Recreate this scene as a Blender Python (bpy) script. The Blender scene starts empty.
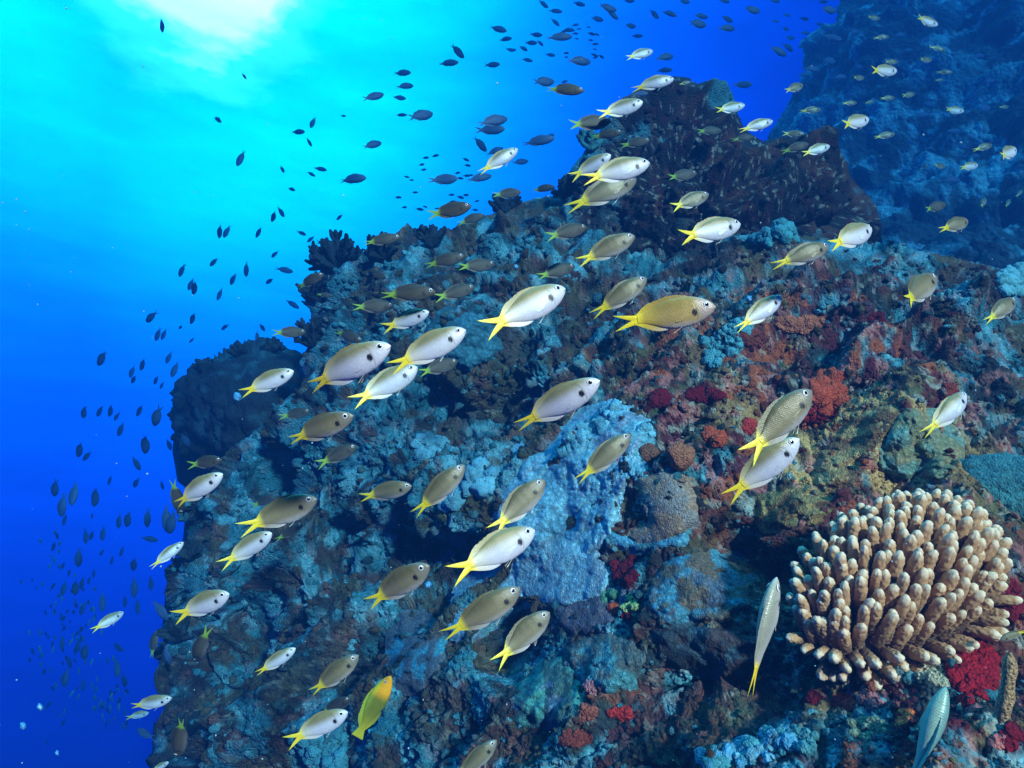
import bpy, math, random
import numpy as np
from mathutils import Vector, Matrix
from mathutils.bvhtree import BVHTree

random.seed(7)
rng = np.random.default_rng(11)
SC = bpy.context.scene
COL = SC.collection

# ------------------------------------------------------------------ camera
FPX = 667.0
PITCH = math.radians(12)
R_ = np.array([1.0, 0, 0])
F_ = np.array([0, math.cos(PITCH), math.sin(PITCH)])
U_ = np.array([0, -math.sin(PITCH), math.cos(PITCH)])
cam_d = bpy.data.cameras.new('camera')
cam_d.sensor_width = 36
cam_d.lens = FPX / 1024 * 36
cam_d.clip_start = 0.01
cam_d.clip_end = 200
cam = bpy.data.objects.new('camera', cam_d)
COL.objects.link(cam)
cam.rotation_euler = (math.pi / 2 + PITCH, 0, 0)
SC.camera = cam


def ray(px, py):
    px = np.asarray(px, float)[..., None]
    py = np.asarray(py, float)[..., None]
    return F_ + R_ * ((px - 512) / FPX) + U_ * ((384 - py) / FPX)


def at(px, py, d):
    return ray(px, py) * np.asarray(d, float)[..., None]


def lin(r, g, b):
    f = lambda c: c / 12.92 if c <= 0.04045 else ((c + 0.055) / 1.055) ** 2.4
    return (f(r / 255), f(g / 255), f(b / 255))


# ------------------------------------------------------------------ light: water seen upwards, daylight, one sun lamp in place of the camera flash
GLOW = ray(205, -40)
GLOW = GLOW / np.linalg.norm(GLOW)
SUN_TO = Vector((0.40, -0.83, 0.30)).normalized()  # towards the lamp standing in for the flash; the sky's sun shares it

world = bpy.data.worlds.new('World')
SC.world = world
world.use_nodes = True
nt = world.node_tree
nt.nodes.clear()
out = nt.nodes.new('ShaderNodeOutputWorld')
bg = nt.nodes.new('ShaderNodeBackground')
tc = nt.nodes.new('ShaderNodeTexCoord')
nrm = nt.nodes.new('ShaderNodeVectorMath'); nrm.operation = 'NORMALIZE'
nt.links.new(tc.outputs['Generated'], nrm.inputs[0])
dot = nt.nodes.new('ShaderNodeVectorMath'); dot.operation = 'DOT_PRODUCT'
nt.links.new(nrm.outputs[0], dot.inputs[0])
dot.inputs[1].default_value = tuple(GLOW)
acs = nt.nodes.new('ShaderNodeMath'); acs.operation = 'ARCCOSINE'
nt.links.new(dot.outputs['Value'], acs.inputs[0])
# the rippled surface breaks the edge of the bright window
nz = nt.nodes.new('ShaderNodeTexNoise')
nz.inputs['Scale'].default_value = 9.0
nz.inputs['Detail'].default_value = 5.0
nz.inputs['Roughness'].default_value = 0.6
mp = nt.nodes.new('ShaderNodeMapping')
mp.inputs['Scale'].default_value = (1.0, 1.0, 2.6)
nt.links.new(nrm.outputs[0], mp.inputs['Vector'])
nt.links.new(mp.outputs[0], nz.inputs['Vector'])
nsub = nt.nodes.new('ShaderNodeMath'); nsub.operation = 'SUBTRACT'
nsub.inputs[1].default_value = 0.5
nt.links.new(nz.outputs['Fac'], nsub.inputs[0])
nmul = nt.nodes.new('ShaderNodeMath'); nmul.operation = 'MULTIPLY'
nmul.inputs[1].default_value = 0.13
nt.links.new(nsub.outputs[0], nmul.inputs[0])
nadd = nt.nodes.new('ShaderNodeMath'); nadd.operation = 'ADD'
nt.links.new(acs.outputs[0], nadd.inputs[0])
nt.links.new(nmul.outputs[0], nadd.inputs[1])


def ramp(stops, src, maxang):
    m = nt.nodes.new('ShaderNodeMath'); m.operation = 'DIVIDE'
    m.inputs[1].default_value = maxang
    nt.links.new(src, m.inputs[0])
    r = nt.nodes.new('ShaderNodeValToRGB')
    r.color_ramp.interpolation = 'EASE' if len(stops) < 6 else 'B_SPLINE'
    els = r.color_ramp.elements
    while len(els) < len(stops):
        els.new(0.5)
    for e, (a, c) in zip(els, stops):
        e.position = min(a / maxang, 1.0)
        e.color = (*c, 1)
    nt.links.new(m.outputs[0], r.inputs['Fac'])
    return r


def ang_at(r_px):                       # angle from the glow of a point r_px pixels away along the frame
    d = ray(200 + r_px * 0.6, -40 + r_px * 0.8)
    d = d / np.linalg.norm(d)
    return math.acos(float(np.clip(d @ GLOW, -1, 1)))


WATER = [(0, (.00, 2.05, 1.15)), (110, (.00, 2.05, 1.15)), (200, (0, 1.95, 1.15)), (260, (0, 1.60, 1.18)), (320, (0, .88, 1.20)), (380, (0, .42, 1.20)),
         (440, (0, .23, 1.10)), (520, (0, .108, .88)), (620, (0, .030, .52)), (760, (0, .002, .22)), (900, (0, .001, .14)), (1200, (0, .001, .08))]
WS = 1.70
wr = ramp([(ang_at(a), tuple(v / 2 for v in c)) for a, c in WATER], acs.outputs[0], 2.4)
gr = ramp([(a, (v, v, v)) for a, v in ((0.0, 1), (ang_at(80), .8), (ang_at(98), .36), (ang_at(114), .05), (ang_at(160), 0))], nadd.outputs[0], 2.4)
glowc = nt.nodes.new('ShaderNodeMix'); glowc.data_type = 'RGBA'; glowc.blend_type = 'MULTIPLY'
glowc.inputs[0].default_value = 1
nt.links.new(gr.outputs[0], glowc.inputs[6])
glowc.inputs[7].default_value = (18.0, 20.0, 16.0, 1)
watc = nt.nodes.new('ShaderNodeMix'); watc.data_type = 'RGBA'; watc.blend_type = 'MULTIPLY'
watc.inputs[0].default_value = 1
nt.links.new(wr.outputs[0], watc.inputs[6])
watc.inputs[7].default_value = (2 * WS, 2 * WS, 2 * WS, 1)
add1 = nt.nodes.new('ShaderNodeMix'); add1.data_type = 'RGBA'; add1.blend_type = 'ADD'
add1.inputs[0].default_value = 1
nt.links.new(watc.outputs[2], add1.inputs[6])
nt.links.new(glowc.outputs[2], add1.inputs[7])
# the bright surface overhead, above the picture
sepz = nt.nodes.new('ShaderNodeSeparateXYZ'); nt.links.new(nrm.outputs[0], sepz.inputs[0])
zen = nt.nodes.new('ShaderNodeMapRange'); zen.interpolation_type = 'SMOOTHSTEP'
zen.inputs['From Min'].default_value = .74; zen.inputs['From Max'].default_value = .97
nt.links.new(sepz.outputs['Z'], zen.inputs['Value'])
zenc = nt.nodes.new('ShaderNodeMix'); zenc.data_type = 'RGBA'; zenc.blend_type = 'MULTIPLY'
zenc.inputs[0].default_value = 1
nt.links.new(zen.outputs[0], zenc.inputs[6])
zenc.inputs[7].default_value = (0.8, 3.9, 3.4, 1)
# faint ripples of the surface
rip = nt.nodes.new('ShaderNodeTexNoise'); rip.inputs['Scale'].default_value = 7.0; rip.inputs['Detail'].default_value = 6; rip.inputs['Roughness'].default_value = .62
rmap = nt.nodes.new('ShaderNodeMapping'); rmap.inputs['Scale'].default_value = (1.0, 1.0, 4.5); rmap.inputs['Rotation'].default_value = (0, .35, 0)
nt.links.new(nrm.outputs[0], rmap.inputs['Vector']); nt.links.new(rmap.outputs[0], rip.inputs['Vector'])
rmr = nt.nodes.new('ShaderNodeMapRange'); rmr.inputs['From Min'].default_value = .3; rmr.inputs['From Max'].default_value = .7
rmr.inputs['To Min'].default_value = .87; rmr.inputs['To Max'].default_value = 1.13
nt.links.new(rip.outputs['Fac'], rmr.inputs['Value'])
wrip = nt.nodes.new('ShaderNodeMix'); wrip.data_type = 'RGBA'; wrip.blend_type = 'MULTIPLY'; wrip.inputs[0].default_value = 1
nt.links.new(add1.outputs[2], wrip.inputs[6]); nt.links.new(rmr.outputs[0], wrip.inputs[7])
add0 = nt.nodes.new('ShaderNodeMix'); add0.data_type = 'RGBA'; add0.blend_type = 'ADD'; add0.inputs[0].default_value = 1
nt.links.new(wrip.outputs[2], add0.inputs[6]); nt.links.new(zenc.outputs[2], add0.inputs[7])
# daylight filtered by the water column
sky = nt.nodes.new('ShaderNodeTexSky')
sky.sky_type = 'NISHITA'
sky.sun_disc = False
sky.sun_elevation = math.asin(SUN_TO.z)
sky.sun_rotation = math.atan2(SUN_TO.x, SUN_TO.y)
skyc = nt.nodes.new('ShaderNodeMix'); skyc.data_type = 'RGBA'; skyc.blend_type = 'MULTIPLY'
skyc.inputs[0].default_value = 1
nt.links.new(sky.outputs[0], skyc.inputs[6])
skyc.inputs[7].default_value = (0.0, 0.0012, 0.003, 1)
add2 = nt.nodes.new('ShaderNodeMix'); add2.data_type = 'RGBA'; add2.blend_type = 'ADD'
add2.inputs[0].default_value = 1
nt.links.new(add0.outputs[2], add2.inputs[6])
nt.links.new(skyc.outputs[2], add2.inputs[7])
nt.links.new(add2.outputs[2], bg.inputs['Color'])
bg.inputs['Strength'].default_value = 1.0
nt.links.new(bg.outputs[0], out.inputs['Surface'])

flash_sun_d = bpy.data.lights.new('sun', 'SUN')  # shines from behind the camera, standing in for its flash
flash_sun_d.energy = 5.0
flash_sun_d.angle = math.radians(4)
flash_sun_d.color = (1.0, 0.93, 0.84)
sun = bpy.data.objects.new('sun', flash_sun_d)
COL.objects.link(sun)
sun.rotation_euler = SUN_TO.to_track_quat('Z', 'Y').to_euler()

SC.view_settings.view_transform = 'Standard'
SC.view_settings.look = 'None'
SC.view_settings.exposure = 0.58
SC.view_settings.gamma = 1
SC.render.engine = 'CYCLES'
SC.cycles.use_denoising = True
SC.cycles.max_bounces = 5
SC.cycles.diffuse_bounces = 2
SC.cycles.glossy_bounces = 2
SC.cycles.volume_bounces = 0
SC.cycles.transparent_max_bounces = 6


# ------------------------------------------------------------------ helpers
def tag(o, label=None, cat=None, group=None, kind=None):
    if label: o['label'] = label
    if cat: o['category'] = cat
    if group: o['group'] = group
    if kind: o['kind'] = kind
    return o


def hash3(ix, iy, iz, seed):
    h = (ix.astype(np.int64) * 374761393 + iy.astype(np.int64) * 668265263 + iz.astype(np.int64) * 2147483647 + seed * 1274126177) & 0xFFFFFFFF
    h = ((h ^ (h >> 13)) * 1274126177) & 0xFFFFFFFF
    h = ((h ^ (h >> 16)) * 2246822519) & 0xFFFFFFFF
    return ((h ^ (h >> 15)) & 0xFFFFFF) / float(0xFFFFFF)


def vnoise(p, seed=0):
    i = np.floor(p)
    f = p - i
    f = f * f * f * (f * (f * 6 - 15) + 10)
    i = i.astype(np.int64)
    res = 0
    for dx in (0, 1):
        wx = f[:, 0] if dx else 1 - f[:, 0]
        for dy in (0, 1):
            wy = f[:, 1] if dy else 1 - f[:, 1]
            for dz in (0, 1):
                wz = f[:, 2] if dz else 1 - f[:, 2]
                res = res + wx * wy * wz * hash3(i[:, 0] + dx, i[:, 1] + dy, i[:, 2] + dz, seed)
    return res * 2 - 1


def fbm(p, freq, octs=3, seed=0, gain=.5):
    a, s, t = 1.0, 0.0, 0.0
    for o in range(octs):
        s = s + a * vnoise(p * freq + 17.3 * o, seed + o)
        t += a
        a *= gain
        freq *= 2.03
    return s / t


def worley(p, seed=0):
    i = np.floor(p).astype(np.int64)
    best = np.full(len(p), 9.0)
    cid = np.zeros(len(p))
    for dx in (-1, 0, 1):
        for dy in (-1, 0, 1):
            for dz in (-1, 0, 1):
                c = i + np.array([dx, dy, dz])
                hx = hash3(c[:, 0], c[:, 1], c[:, 2], seed)
                hy = hash3(c[:, 0], c[:, 1], c[:, 2], seed + 91)
                hz = hash3(c[:, 0], c[:, 1], c[:, 2], seed + 173)
                q = c + np.stack([hx, hy, hz], 1)
                d = np.sqrt(((q - p) ** 2).sum(1))
                m = d < best
                best[m] = d[m]
                cid[m] = hx[m]
    return best, cid


def sstep(a, b, x):
    t = np.clip((x - a) / (b - a), 0, 1)
    return t * t * (3 - 2 * t)


def mesh_arrays(name, V, Fc, col=None, smooth=True):
    """Fc: (n,3) or (n,4) int array"""
    me = bpy.data.meshes.new(name)
    V = np.ascontiguousarray(V, np.float32)
    Fc = np.ascontiguousarray(Fc, np.int32)
    k = Fc.shape[1]
    me.vertices.add(len(V))
    me.vertices.foreach_set('co', V.ravel())
    me.loops.add(Fc.size)
    me.loops.foreach_set('vertex_index', Fc.ravel())
    me.polygons.add(len(Fc))
    me.polygons.foreach_set('loop_start', np.arange(0, Fc.size, k, dtype=np.int32))
    me.polygons.foreach_set('loop_total', np.full(len(Fc), k, np.int32))
    me.update(calc_edges=True)
    me.polygons.foreach_set('use_smooth', np.full(len(Fc), smooth))
    if col is not None:
        ca = me.color_attributes.new('growth', 'FLOAT_COLOR', 'POINT')
        c4 = np.ones((len(V), 4), np.float32)
        c4[:, :3] = col
        ca.data.foreach_set('color', c4.ravel())
    return me


def link(name, me, mat, parent=None):
    o = bpy.data.objects.new(name, me)
    COL.objects.link(o)
    if mat is not None and not len(me.materials):
        me.materials.append(mat)
    if parent is not None:
        o.parent = parent
    return o


def growth_material(name, fine=140.0, bump=0.6, rough=.85, vary=.55, dist=0.006, spec=.15):
    m = bpy.data.materials.new(name)
    m.use_nodes = True
    n = m.node_tree
    b = n.nodes['Principled BSDF']
    at_ = n.nodes.new('ShaderNodeAttribute'); at_.attribute_name = 'growth'
    tcn = n.nodes.new('ShaderNodeTexCoord')
    n1 = n.nodes.new('ShaderNodeTexNoise'); n1.inputs['Scale'].default_value = fine; n1.inputs['Detail'].default_value = 6; n1.inputs['Roughness'].default_value = .7
    n2 = n.nodes.new('ShaderNodeTexVoronoi'); n2.inputs['Scale'].default_value = fine * 1.4
    n.links.new(tcn.outputs['Object'], n1.inputs['Vector'])
    n.links.new(tcn.outputs['Object'], n2.inputs['Vector'])
    mr = n.nodes.new('ShaderNodeMapRange')
    mr.inputs['From Min'].default_value = .3; mr.inputs['From Max'].default_value = .7
    mr.inputs['To Min'].default_value = 1 - vary; mr.inputs['To Max'].default_value = 1 + vary
    n.links.new(n1.outputs['Fac'], mr.inputs['Value'])
    mx = n.nodes.new('ShaderNodeMix'); mx.data_type = 'RGBA'; mx.blend_type = 'MULTIPLY'; mx.inputs[0].default_value = 1
    n.links.new(at_.outputs['Color'], mx.inputs[6])
    n.links.new(mr.outputs[0], mx.inputs[7])
    n.links.new(mx.outputs[2], b.inputs['Base Color'])
    ad = n.nodes.new('ShaderNodeMath'); ad.operation = 'SUBTRACT'
    n.links.new(n1.outputs['Fac'], ad.inputs[0]); n.links.new(n2.outputs['Distance'], ad.inputs[1])
    bp = n.nodes.new('ShaderNodeBump'); bp.inputs['Strength'].default_value = bump; bp.inputs['Distance'].default_value = dist
    n.links.new(ad.outputs[0], bp.inputs['Height'])
    n.links.new(bp.outputs[0], b.inputs['Normal'])
    b.inputs['Roughness'].default_value = rough
    b.inputs['Specular IOR Level'].default_value = spec
    return m


M_reef = growth_material('reef_growth', 120, .8)
M_far = growth_material('far_reef_growth', 22, .8, dist=.03)
M_coral = growth_material('coral_polyps', 230, .7, vary=.35, dist=.004)
M_sponge = growth_material('sponge_flesh', 190, .9, vary=.45, dist=.005)


# ------------------------------------------------------------------ the reef: rock sheets folded back over their ridges
def rbf_fit(pts, squash):
    pts = np.array(pts, float)
    if squash: pts[:, 2] = np.where(pts[:, 2] > 1, 1 + (pts[:, 2] - 1) * .74, pts[:, 2])
    X = pts[:, :2] / 300.0
    y = np.log(pts[:, 2])
    D = np.sqrt(((X[:, None] - X[None]) ** 2).sum(-1))
    phi = np.where(D > 0, D * D * np.log(D + 1e-9), 0) + np.eye(len(X)) * 0.02
    P = np.concatenate([np.ones((len(X), 1)), X], 1)
    A = np.block([[phi, P], [P.T, np.zeros((3, 3))]])
    w = np.linalg.solve(A, np.concatenate([y, np.zeros(3)]))

    def f(px, py):
        Q = np.stack([px, py], 1) / 300.0
        r = np.zeros(len(Q))
        for k in range(len(X)):
            d = np.sqrt(((Q - X[k]) ** 2).sum(1))
            r += w[k] * np.where(d > 0, d * d * np.log(d + 1e-9), 0)
        r += w[len(X)] + Q @ w[len(X) + 1:]
        return np.exp(r)
    return f


def poly_sd(px, py, poly):
    P = np.array(poly, float)
    Q = np.roll(P, -1, 0)
    best = np.full(len(px), 1e9)
    nx = np.zeros(len(px)); ny = np.zeros(len(px))
    ins = np.zeros(len(px), bool)
    for (ax, ay), (bx, by) in zip(P, Q):
        ex, ey = bx - ax, by - ay
        t = np.clip(((px - ax) * ex + (py - ay) * ey) / (ex * ex + ey * ey + 1e-9), 0, 1)
        cx, cy = ax + t * ex, ay + t * ey
        d = np.hypot(px - cx, py - cy)
        m = d < best
        best[m] = d[m]; nx[m] = cx[m]; ny[m] = cy[m]
        c = ((ay > py) != (by > py)) & (px < ex * (py - ay) / (ey + 1e-12) + ax)
        ins ^= c
    return np.where(ins, -best, best), nx, ny


def sheet(poly, ctrl, step, rim_px, rim_m, fold_px=45, fold_k=.02, disp=None, dents=(), bounds=None, squash=True):
    xs = np.array(poly)[:, 0]; ys = np.array(poly)[:, 1]
    x0, x1, y0, y1 = bounds or (xs.min() - fold_px, xs.max() + fold_px, ys.min() - fold_px, ys.max() + fold_px)
    gx = np.arange(x0, x1, step); gy = np.arange(y0, y1, step)
    nxn, nyn = len(gx), len(gy)
    PX, PY = np.meshgrid(gx, gy)
    px = PX.ravel(); py = PY.ravel()
    sd, cx, cy = poly_sd(px, py, poly)
    outm = sd > 0
    fx = np.where(outm, cx, px); fy = np.where(outm, cy, py)
    f = rbf_fit(ctrl, squash)
    d = f(fx, fy)
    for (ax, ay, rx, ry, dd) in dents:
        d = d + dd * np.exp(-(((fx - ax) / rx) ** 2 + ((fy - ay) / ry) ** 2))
    t = np.clip(-sd / rim_px, 0, 1)
    d = d + np.where(outm, rim_m + sd * .003 + sd * sd * fold_k * .03, rim_m * (1 - np.sqrt(np.clip(1 - (1 - t) ** 2, 0, 1))))
    # the fold sinks a little as it runs back, so the ridge has a far side
    V = at(fx, fy, d)
    V[:, 2] -= np.where(outm, sd * .004, 0)
    keepv = sd < fold_px
    idx = np.arange(nxn * nyn).reshape(nyn, nxn)
    G = V.reshape(nyn, nxn, 3)
    N = np.cross(np.gradient(G, axis=1), np.gradient(G, axis=0)).reshape(-1, 3)
    N /= np.linalg.norm(N, axis=1)[:, None] + 1e-9
    flip = (N * V).sum(1) > 0
    N[flip & ~outm] *= -1
    N[~np.isfinite(N).all(1)] = -F_
    A = idx[:-1, :-1].ravel(); B = idx[:-1, 1:].ravel(); C_ = idx[1:, 1:].ravel(); D_ = idx[1:, :-1].ravel()
    Fc = np.stack([A, D_, C_, B], 1)
    Fc = Fc[keepv[Fc].all(1)]
    used = np.unique(Fc)
    rem = np.full(len(V), -1); rem[used] = np.arange(len(used))
    V = V[used]; N = N[used]; fx = fx[used]; fy = fy[used]; sd = sd[used]; Fc = rem[Fc]
    N[sd > 0] = 0.5 * N[sd > 0] + 0.5 * np.array([0, 0, .6])
    if disp is not None:
        V = V + N * (disp(V, fx, fy, sd) * np.clip(1 - sd / 5, .0, 1))[:, None]
    return V, Fc, fx, fy, sd


def reef_disp(V, fx, fy, sd, k=1.0):
    dist = np.linalg.norm(V, axis=1)
    sc = np.clip(dist / 2.2, .32, 1.25)
    edge = np.clip(-sd / 40, .12, 1)
    # ledges run down across the slope from upper right to lower left
    q = np.stack([V[:, 0] * .77 + V[:, 2] * .64, V[:, 1] * .8, (-V[:, 0] * .64 + V[:, 2] * .77)], 1) * np.array([.45, 1, 1.35])
    h = .16 * fbm(q, 2.6, 3, 3) * sc
    h += .10 * (1 - 2 * np.abs(fbm(q, 5.2, 2, 7))) * sc - .05 * sc
    w1, c1 = worley(V * 8 + .45 * vnoise(V * 13, 3)[:, None], 4)
    h += np.clip(-sd / 25, .5, 1) * .075 * (.55 - w1) * (.3 + 1.2 * c1) * sc
    w2, c2 = worley(V * 21 + .5 * vnoise(V * 33, 6)[:, None], 8)
    h += edge * .034 * (.55 - w2) * (.2 + 1.3 * c1) * np.clip(sc * 1.1, .4, 1)
    w3, c3 = worley(V * 55 + .5 * vnoise(V * 90, 9)[:, None], 12)
    h += edge * .014 * (.5 - w3) * (.2 + 1.5 * c2) * np.clip(sc * 1.2, .45, 1)
    h += edge * .010 * fbm(V, 95, 3, 15, .65)
    return h * k


def gauss(fx, fy, ax, ay, rx, ry):
    return np.exp(-(((fx - ax) / rx) ** 2 + ((fy - ay) / ry) ** 2))


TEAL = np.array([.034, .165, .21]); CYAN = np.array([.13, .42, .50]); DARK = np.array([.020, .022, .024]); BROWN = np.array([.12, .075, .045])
MAROON = np.array([.10, .014, .022]); TAN = np.array([.50, .31, .12]); RUST = np.array([.30, .075, .03]); PINK = np.array([.42, .16, .14])
OLIVE = np.array([.12, .12, .05]); PALE = np.array([.35, .36, .30]); SLATE = np.array([.032, .062, .072]); UMBER = np.array([.062, .056, .030])


def mixc(c, to, m):
    return c + (to - c) * m[:, None]


def reef_colour(V, fx, fy, sd):
    n1 = fbm(V, 4.0, 3, 21); n2 = fbm(V, 11.0, 3, 31); n3 = fbm(V, 32.0, 3, 41); n4 = fbm(V, 9.0, 3, 51); n5 = fbm(V, 18.0, 3, 61)
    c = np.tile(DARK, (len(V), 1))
    c = mixc(c, SLATE, sstep(-.2, .35, n1) * .6)
    c = mixc(c, UMBER, sstep(.0, .35, n4))
    warm = np.clip(gauss(fx, fy, 860, 440, 180, 110) + gauss(fx, fy, 960, 700, 160, 120) * .9 + gauss(fx, fy, 750, 400, 130, 90) * .7, 0, 1)
    c = mixc(c, BROWN, sstep(.0, .35, n4) * warm)
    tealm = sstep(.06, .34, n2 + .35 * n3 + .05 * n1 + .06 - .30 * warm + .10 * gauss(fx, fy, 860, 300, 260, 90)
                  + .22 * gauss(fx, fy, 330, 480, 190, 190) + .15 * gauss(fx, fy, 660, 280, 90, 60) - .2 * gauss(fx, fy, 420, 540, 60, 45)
                  - .3 * gauss(fx, fy, 700, 700, 110, 60) - .25 * gauss(fx, fy, 690, 215, 130, 70))  # teal held back in the hollows: their shade painted into the colour
    c = mixc(c, TEAL, tealm)
    c = mixc(c, CYAN, tealm * sstep(.05, .35, n5 + .4 * n3) * .8)
    tanm = sstep(.05, .4, n4 + .5 * n3 + .05) * np.clip(gauss(fx, fy, 850, 450, 110, 75) * 1.3 + gauss(fx, fy, 950, 720, 110, 60), 0, 1)
    c = mixc(c, TAN, np.clip(tanm * 1.1, 0, 1))
    olm = sstep(.1, .4, -n2 + .4 * n5)
    c = mixc(c, OLIVE, olm * np.clip(.3 + warm, 0, .8))
    mar = sstep(.12, .3, n5 - .4 * n2 + .05) * np.clip(.25 + warm + .5 * gauss(fx, fy, 640, 590, 70, 60) + .4 * gauss(fx, fy, 620, 720, 120, 60), 0, 1)
    c = mixc(c, MAROON, mar * .9)
    rus = sstep(.22, .36, fbm(V, 15, 3, 71) + .1 * n3) * np.clip(warm * 1.2 + .6 * gauss(fx, fy, 610, 715, 80, 35) + .8 * gauss(fx, fy, 790, 330, 60, 25), 0, 1)
    c = mixc(c, RUST, rus)
    pin = sstep(.26, .40, fbm(V, 26, 3, 81)) * np.clip(warm * 1.1 + .25, 0, 1)
    c = mixc(c, PINK, pin * .7)
    pal = sstep(.34, .5, fbm(V, 55, 2, 91)) * .7
    c = mixc(c, PALE, pal * np.clip(.35 + warm, 0, 1))
    return np.clip(c, .004, .8)


SLOPE = [(184, 768), (182, 735), (194, 716), (184, 690), (168, 672), (160, 650), (176, 628), (178, 606), (166, 590), (172, 566), (192, 548), (194, 524), (186, 508), (200, 484), (214, 478), (236, 445), (266, 425), (304, 400), (316, 350),
         (314, 310), (324, 275), (336, 252), (350, 249), (366, 253), (384, 247), (420, 246), (450, 233), (480, 219), (520, 201), (560, 196),
         (600, 180), (640, 196), (700, 226), (760, 231), (850, 240), (900, 246), (950, 256), (1000, 268), (1060, 278), (1400, 330), (1400, 1060), (170, 1060)]
SLOPE_D = [(900, 768, .78), (1040, 768, .72), (760, 768, .88), (600, 768, 1.05), (450, 768, 1.35), (300, 768, 1.8), (180, 768, 2.3), (900, 600, 1.02),
           (1040, 560, 1.02), (760, 640, 1.05), (600, 600, 1.3), (450, 600, 1.65), (300, 600, 2.1), (190, 600, 2.5), (1040, 450, 1.3), (850, 450, 1.35),
           (700, 450, 1.5), (550, 450, 1.8), (400, 450, 2.25), (250, 450, 2.8), (1040, 350, 1.7), (850, 350, 1.75), (700, 350, 1.95), (550, 350, 2.25),
           (420, 330, 2.6), (320, 330, 3.0), (1000, 275, 2.02), (880, 250, 2.15), (760, 270, 2.25), (650, 250, 2.6), (500, 220, 3.0), (400, 245, 3.05),
           (330, 250, 3.1), (600, 180, 3.1), (1200, 300, 1.9), (1200, 900, .6), (700, 900, .75), (200, 900, 1.9)]
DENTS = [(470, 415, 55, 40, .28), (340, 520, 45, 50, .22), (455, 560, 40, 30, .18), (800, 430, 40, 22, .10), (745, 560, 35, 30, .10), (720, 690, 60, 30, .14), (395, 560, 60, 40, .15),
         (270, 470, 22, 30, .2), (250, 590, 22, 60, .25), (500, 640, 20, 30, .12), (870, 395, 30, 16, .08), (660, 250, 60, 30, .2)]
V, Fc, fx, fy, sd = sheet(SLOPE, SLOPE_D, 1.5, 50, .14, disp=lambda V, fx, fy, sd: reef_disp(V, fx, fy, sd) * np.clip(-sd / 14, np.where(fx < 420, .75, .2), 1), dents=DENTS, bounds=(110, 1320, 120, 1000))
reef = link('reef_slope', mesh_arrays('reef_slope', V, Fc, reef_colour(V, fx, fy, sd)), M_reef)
tag(reef, kind='structure')

PEAK = [(520, 240), (558, 194), (576, 168), (600, 136), (617, 110), (640, 93), (662, 83), (690, 83), (718, 93), (733, 108), (741, 130), (762, 145),
        (790, 138), (824, 141), (842, 164), (858, 186), (874, 204), (880, 225), (850, 242), (800, 262), (740, 285), (640, 292), (560, 270)]
PEAK_D = [(560, 190, 3.1), (660, 90, 2.95), (740, 130, 2.95), (830, 145, 2.85), (870, 210, 2.85), (700, 180, 2.70), (620, 180, 2.85), (790, 210, 2.7), (740, 275, 2.75), (640, 280, 2.85), (540, 240, 3.1), (760, 145, 2.95)]


def peak_colour(V, fx, fy, sd):
    n1 = fbm(V, 5.0, 3, 121); n2 = fbm(V, 14.0, 3, 131); n3 = fbm(V, 34, 3, 141)
    c = np.tile(np.array([.020, .018, .020]), (len(V), 1))
    c = mixc(c, np.array([.075, .035, .026]), sstep(.0, .35, n2))
    c = mixc(c, MAROON * .6, sstep(.15, .4, n3) * .6)
    c = mixc(c, TEAL, sstep(.15, .35, n1 + .3 * n2 + .35 * gauss(fx, fy, 605, 150, 40, 50) - .05) * .9)
    c = mixc(c, PALE, sstep(.4, .5, fbm(V, 70, 2, 151)) * .6)
    return c


V, Fc, fx, fy, sd = sheet(PEAK, PEAK_D, 1.5, 40, .14, disp=lambda V, fx, fy, sd: reef_disp(V, fx, fy, sd) * np.clip(-sd / 14, .15, 1))
peak = link('reef_outcrop', mesh_arrays('reef_outcrop', V, Fc, peak_colour(V, fx, fy, sd)), M_reef)
tag(peak, kind='structure')

WALL = [(880, -260), (858, -40), (838, 30), (808, 80), (788, 105), (772, 130), (764, 165), (756, 230), (740, 420), (1330, 420), (1330, -260)]
WALL_D = [(800, 110, 6.8), (860, 0, 7.0), (900, 120, 5.8), (1000, 20, 6.0), (1010, 150, 4.8), (900, 200, 5.0), (1020, 240, 3.9), (800, 220, 5.6), (1250, 100, 4.2), (1250, 350, 3.2), (800, 400, 4.6), (1000, -200, 7.0), (1300, -200, 5.5)]


def wall_disp(V, fx, fy, sd):
    h = .40 * fbm(V, .9, 3, 203)
    w1, c1 = worley(V * 2.6 + .3 * vnoise(V * 5, 3)[:, None], 204)
    h += .22 * (.55 - w1)
    w2, c2 = worley(V * 6.5 + .3 * vnoise(V * 12, 3)[:, None], 208)
    h += .11 * (.55 - w2) * (.4 + c1)
    w3, c3 = worley(V * 17, 212)
    h += .04 * (.55 - w3)
    h += .02 * fbm(V, 40, 2, 215)
    return h


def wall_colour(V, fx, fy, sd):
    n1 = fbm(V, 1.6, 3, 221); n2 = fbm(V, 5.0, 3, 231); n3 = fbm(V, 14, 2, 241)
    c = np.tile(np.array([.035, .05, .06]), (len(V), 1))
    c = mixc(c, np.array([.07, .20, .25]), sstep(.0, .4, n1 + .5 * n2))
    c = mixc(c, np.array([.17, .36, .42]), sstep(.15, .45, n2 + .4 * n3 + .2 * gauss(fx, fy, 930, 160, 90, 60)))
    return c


V, Fc, fx, fy, sd = sheet(WALL, WALL_D, 2.2, 60, .9, fold_k=.04, disp=wall_disp, squash=False, bounds=(700, 1200, -120, 400))
wall = link('far_reef', mesh_arrays('far_reef', V, Fc, wall_colour(V, fx, fy, sd)), M_far)
tag(wall, kind='structure')

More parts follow.
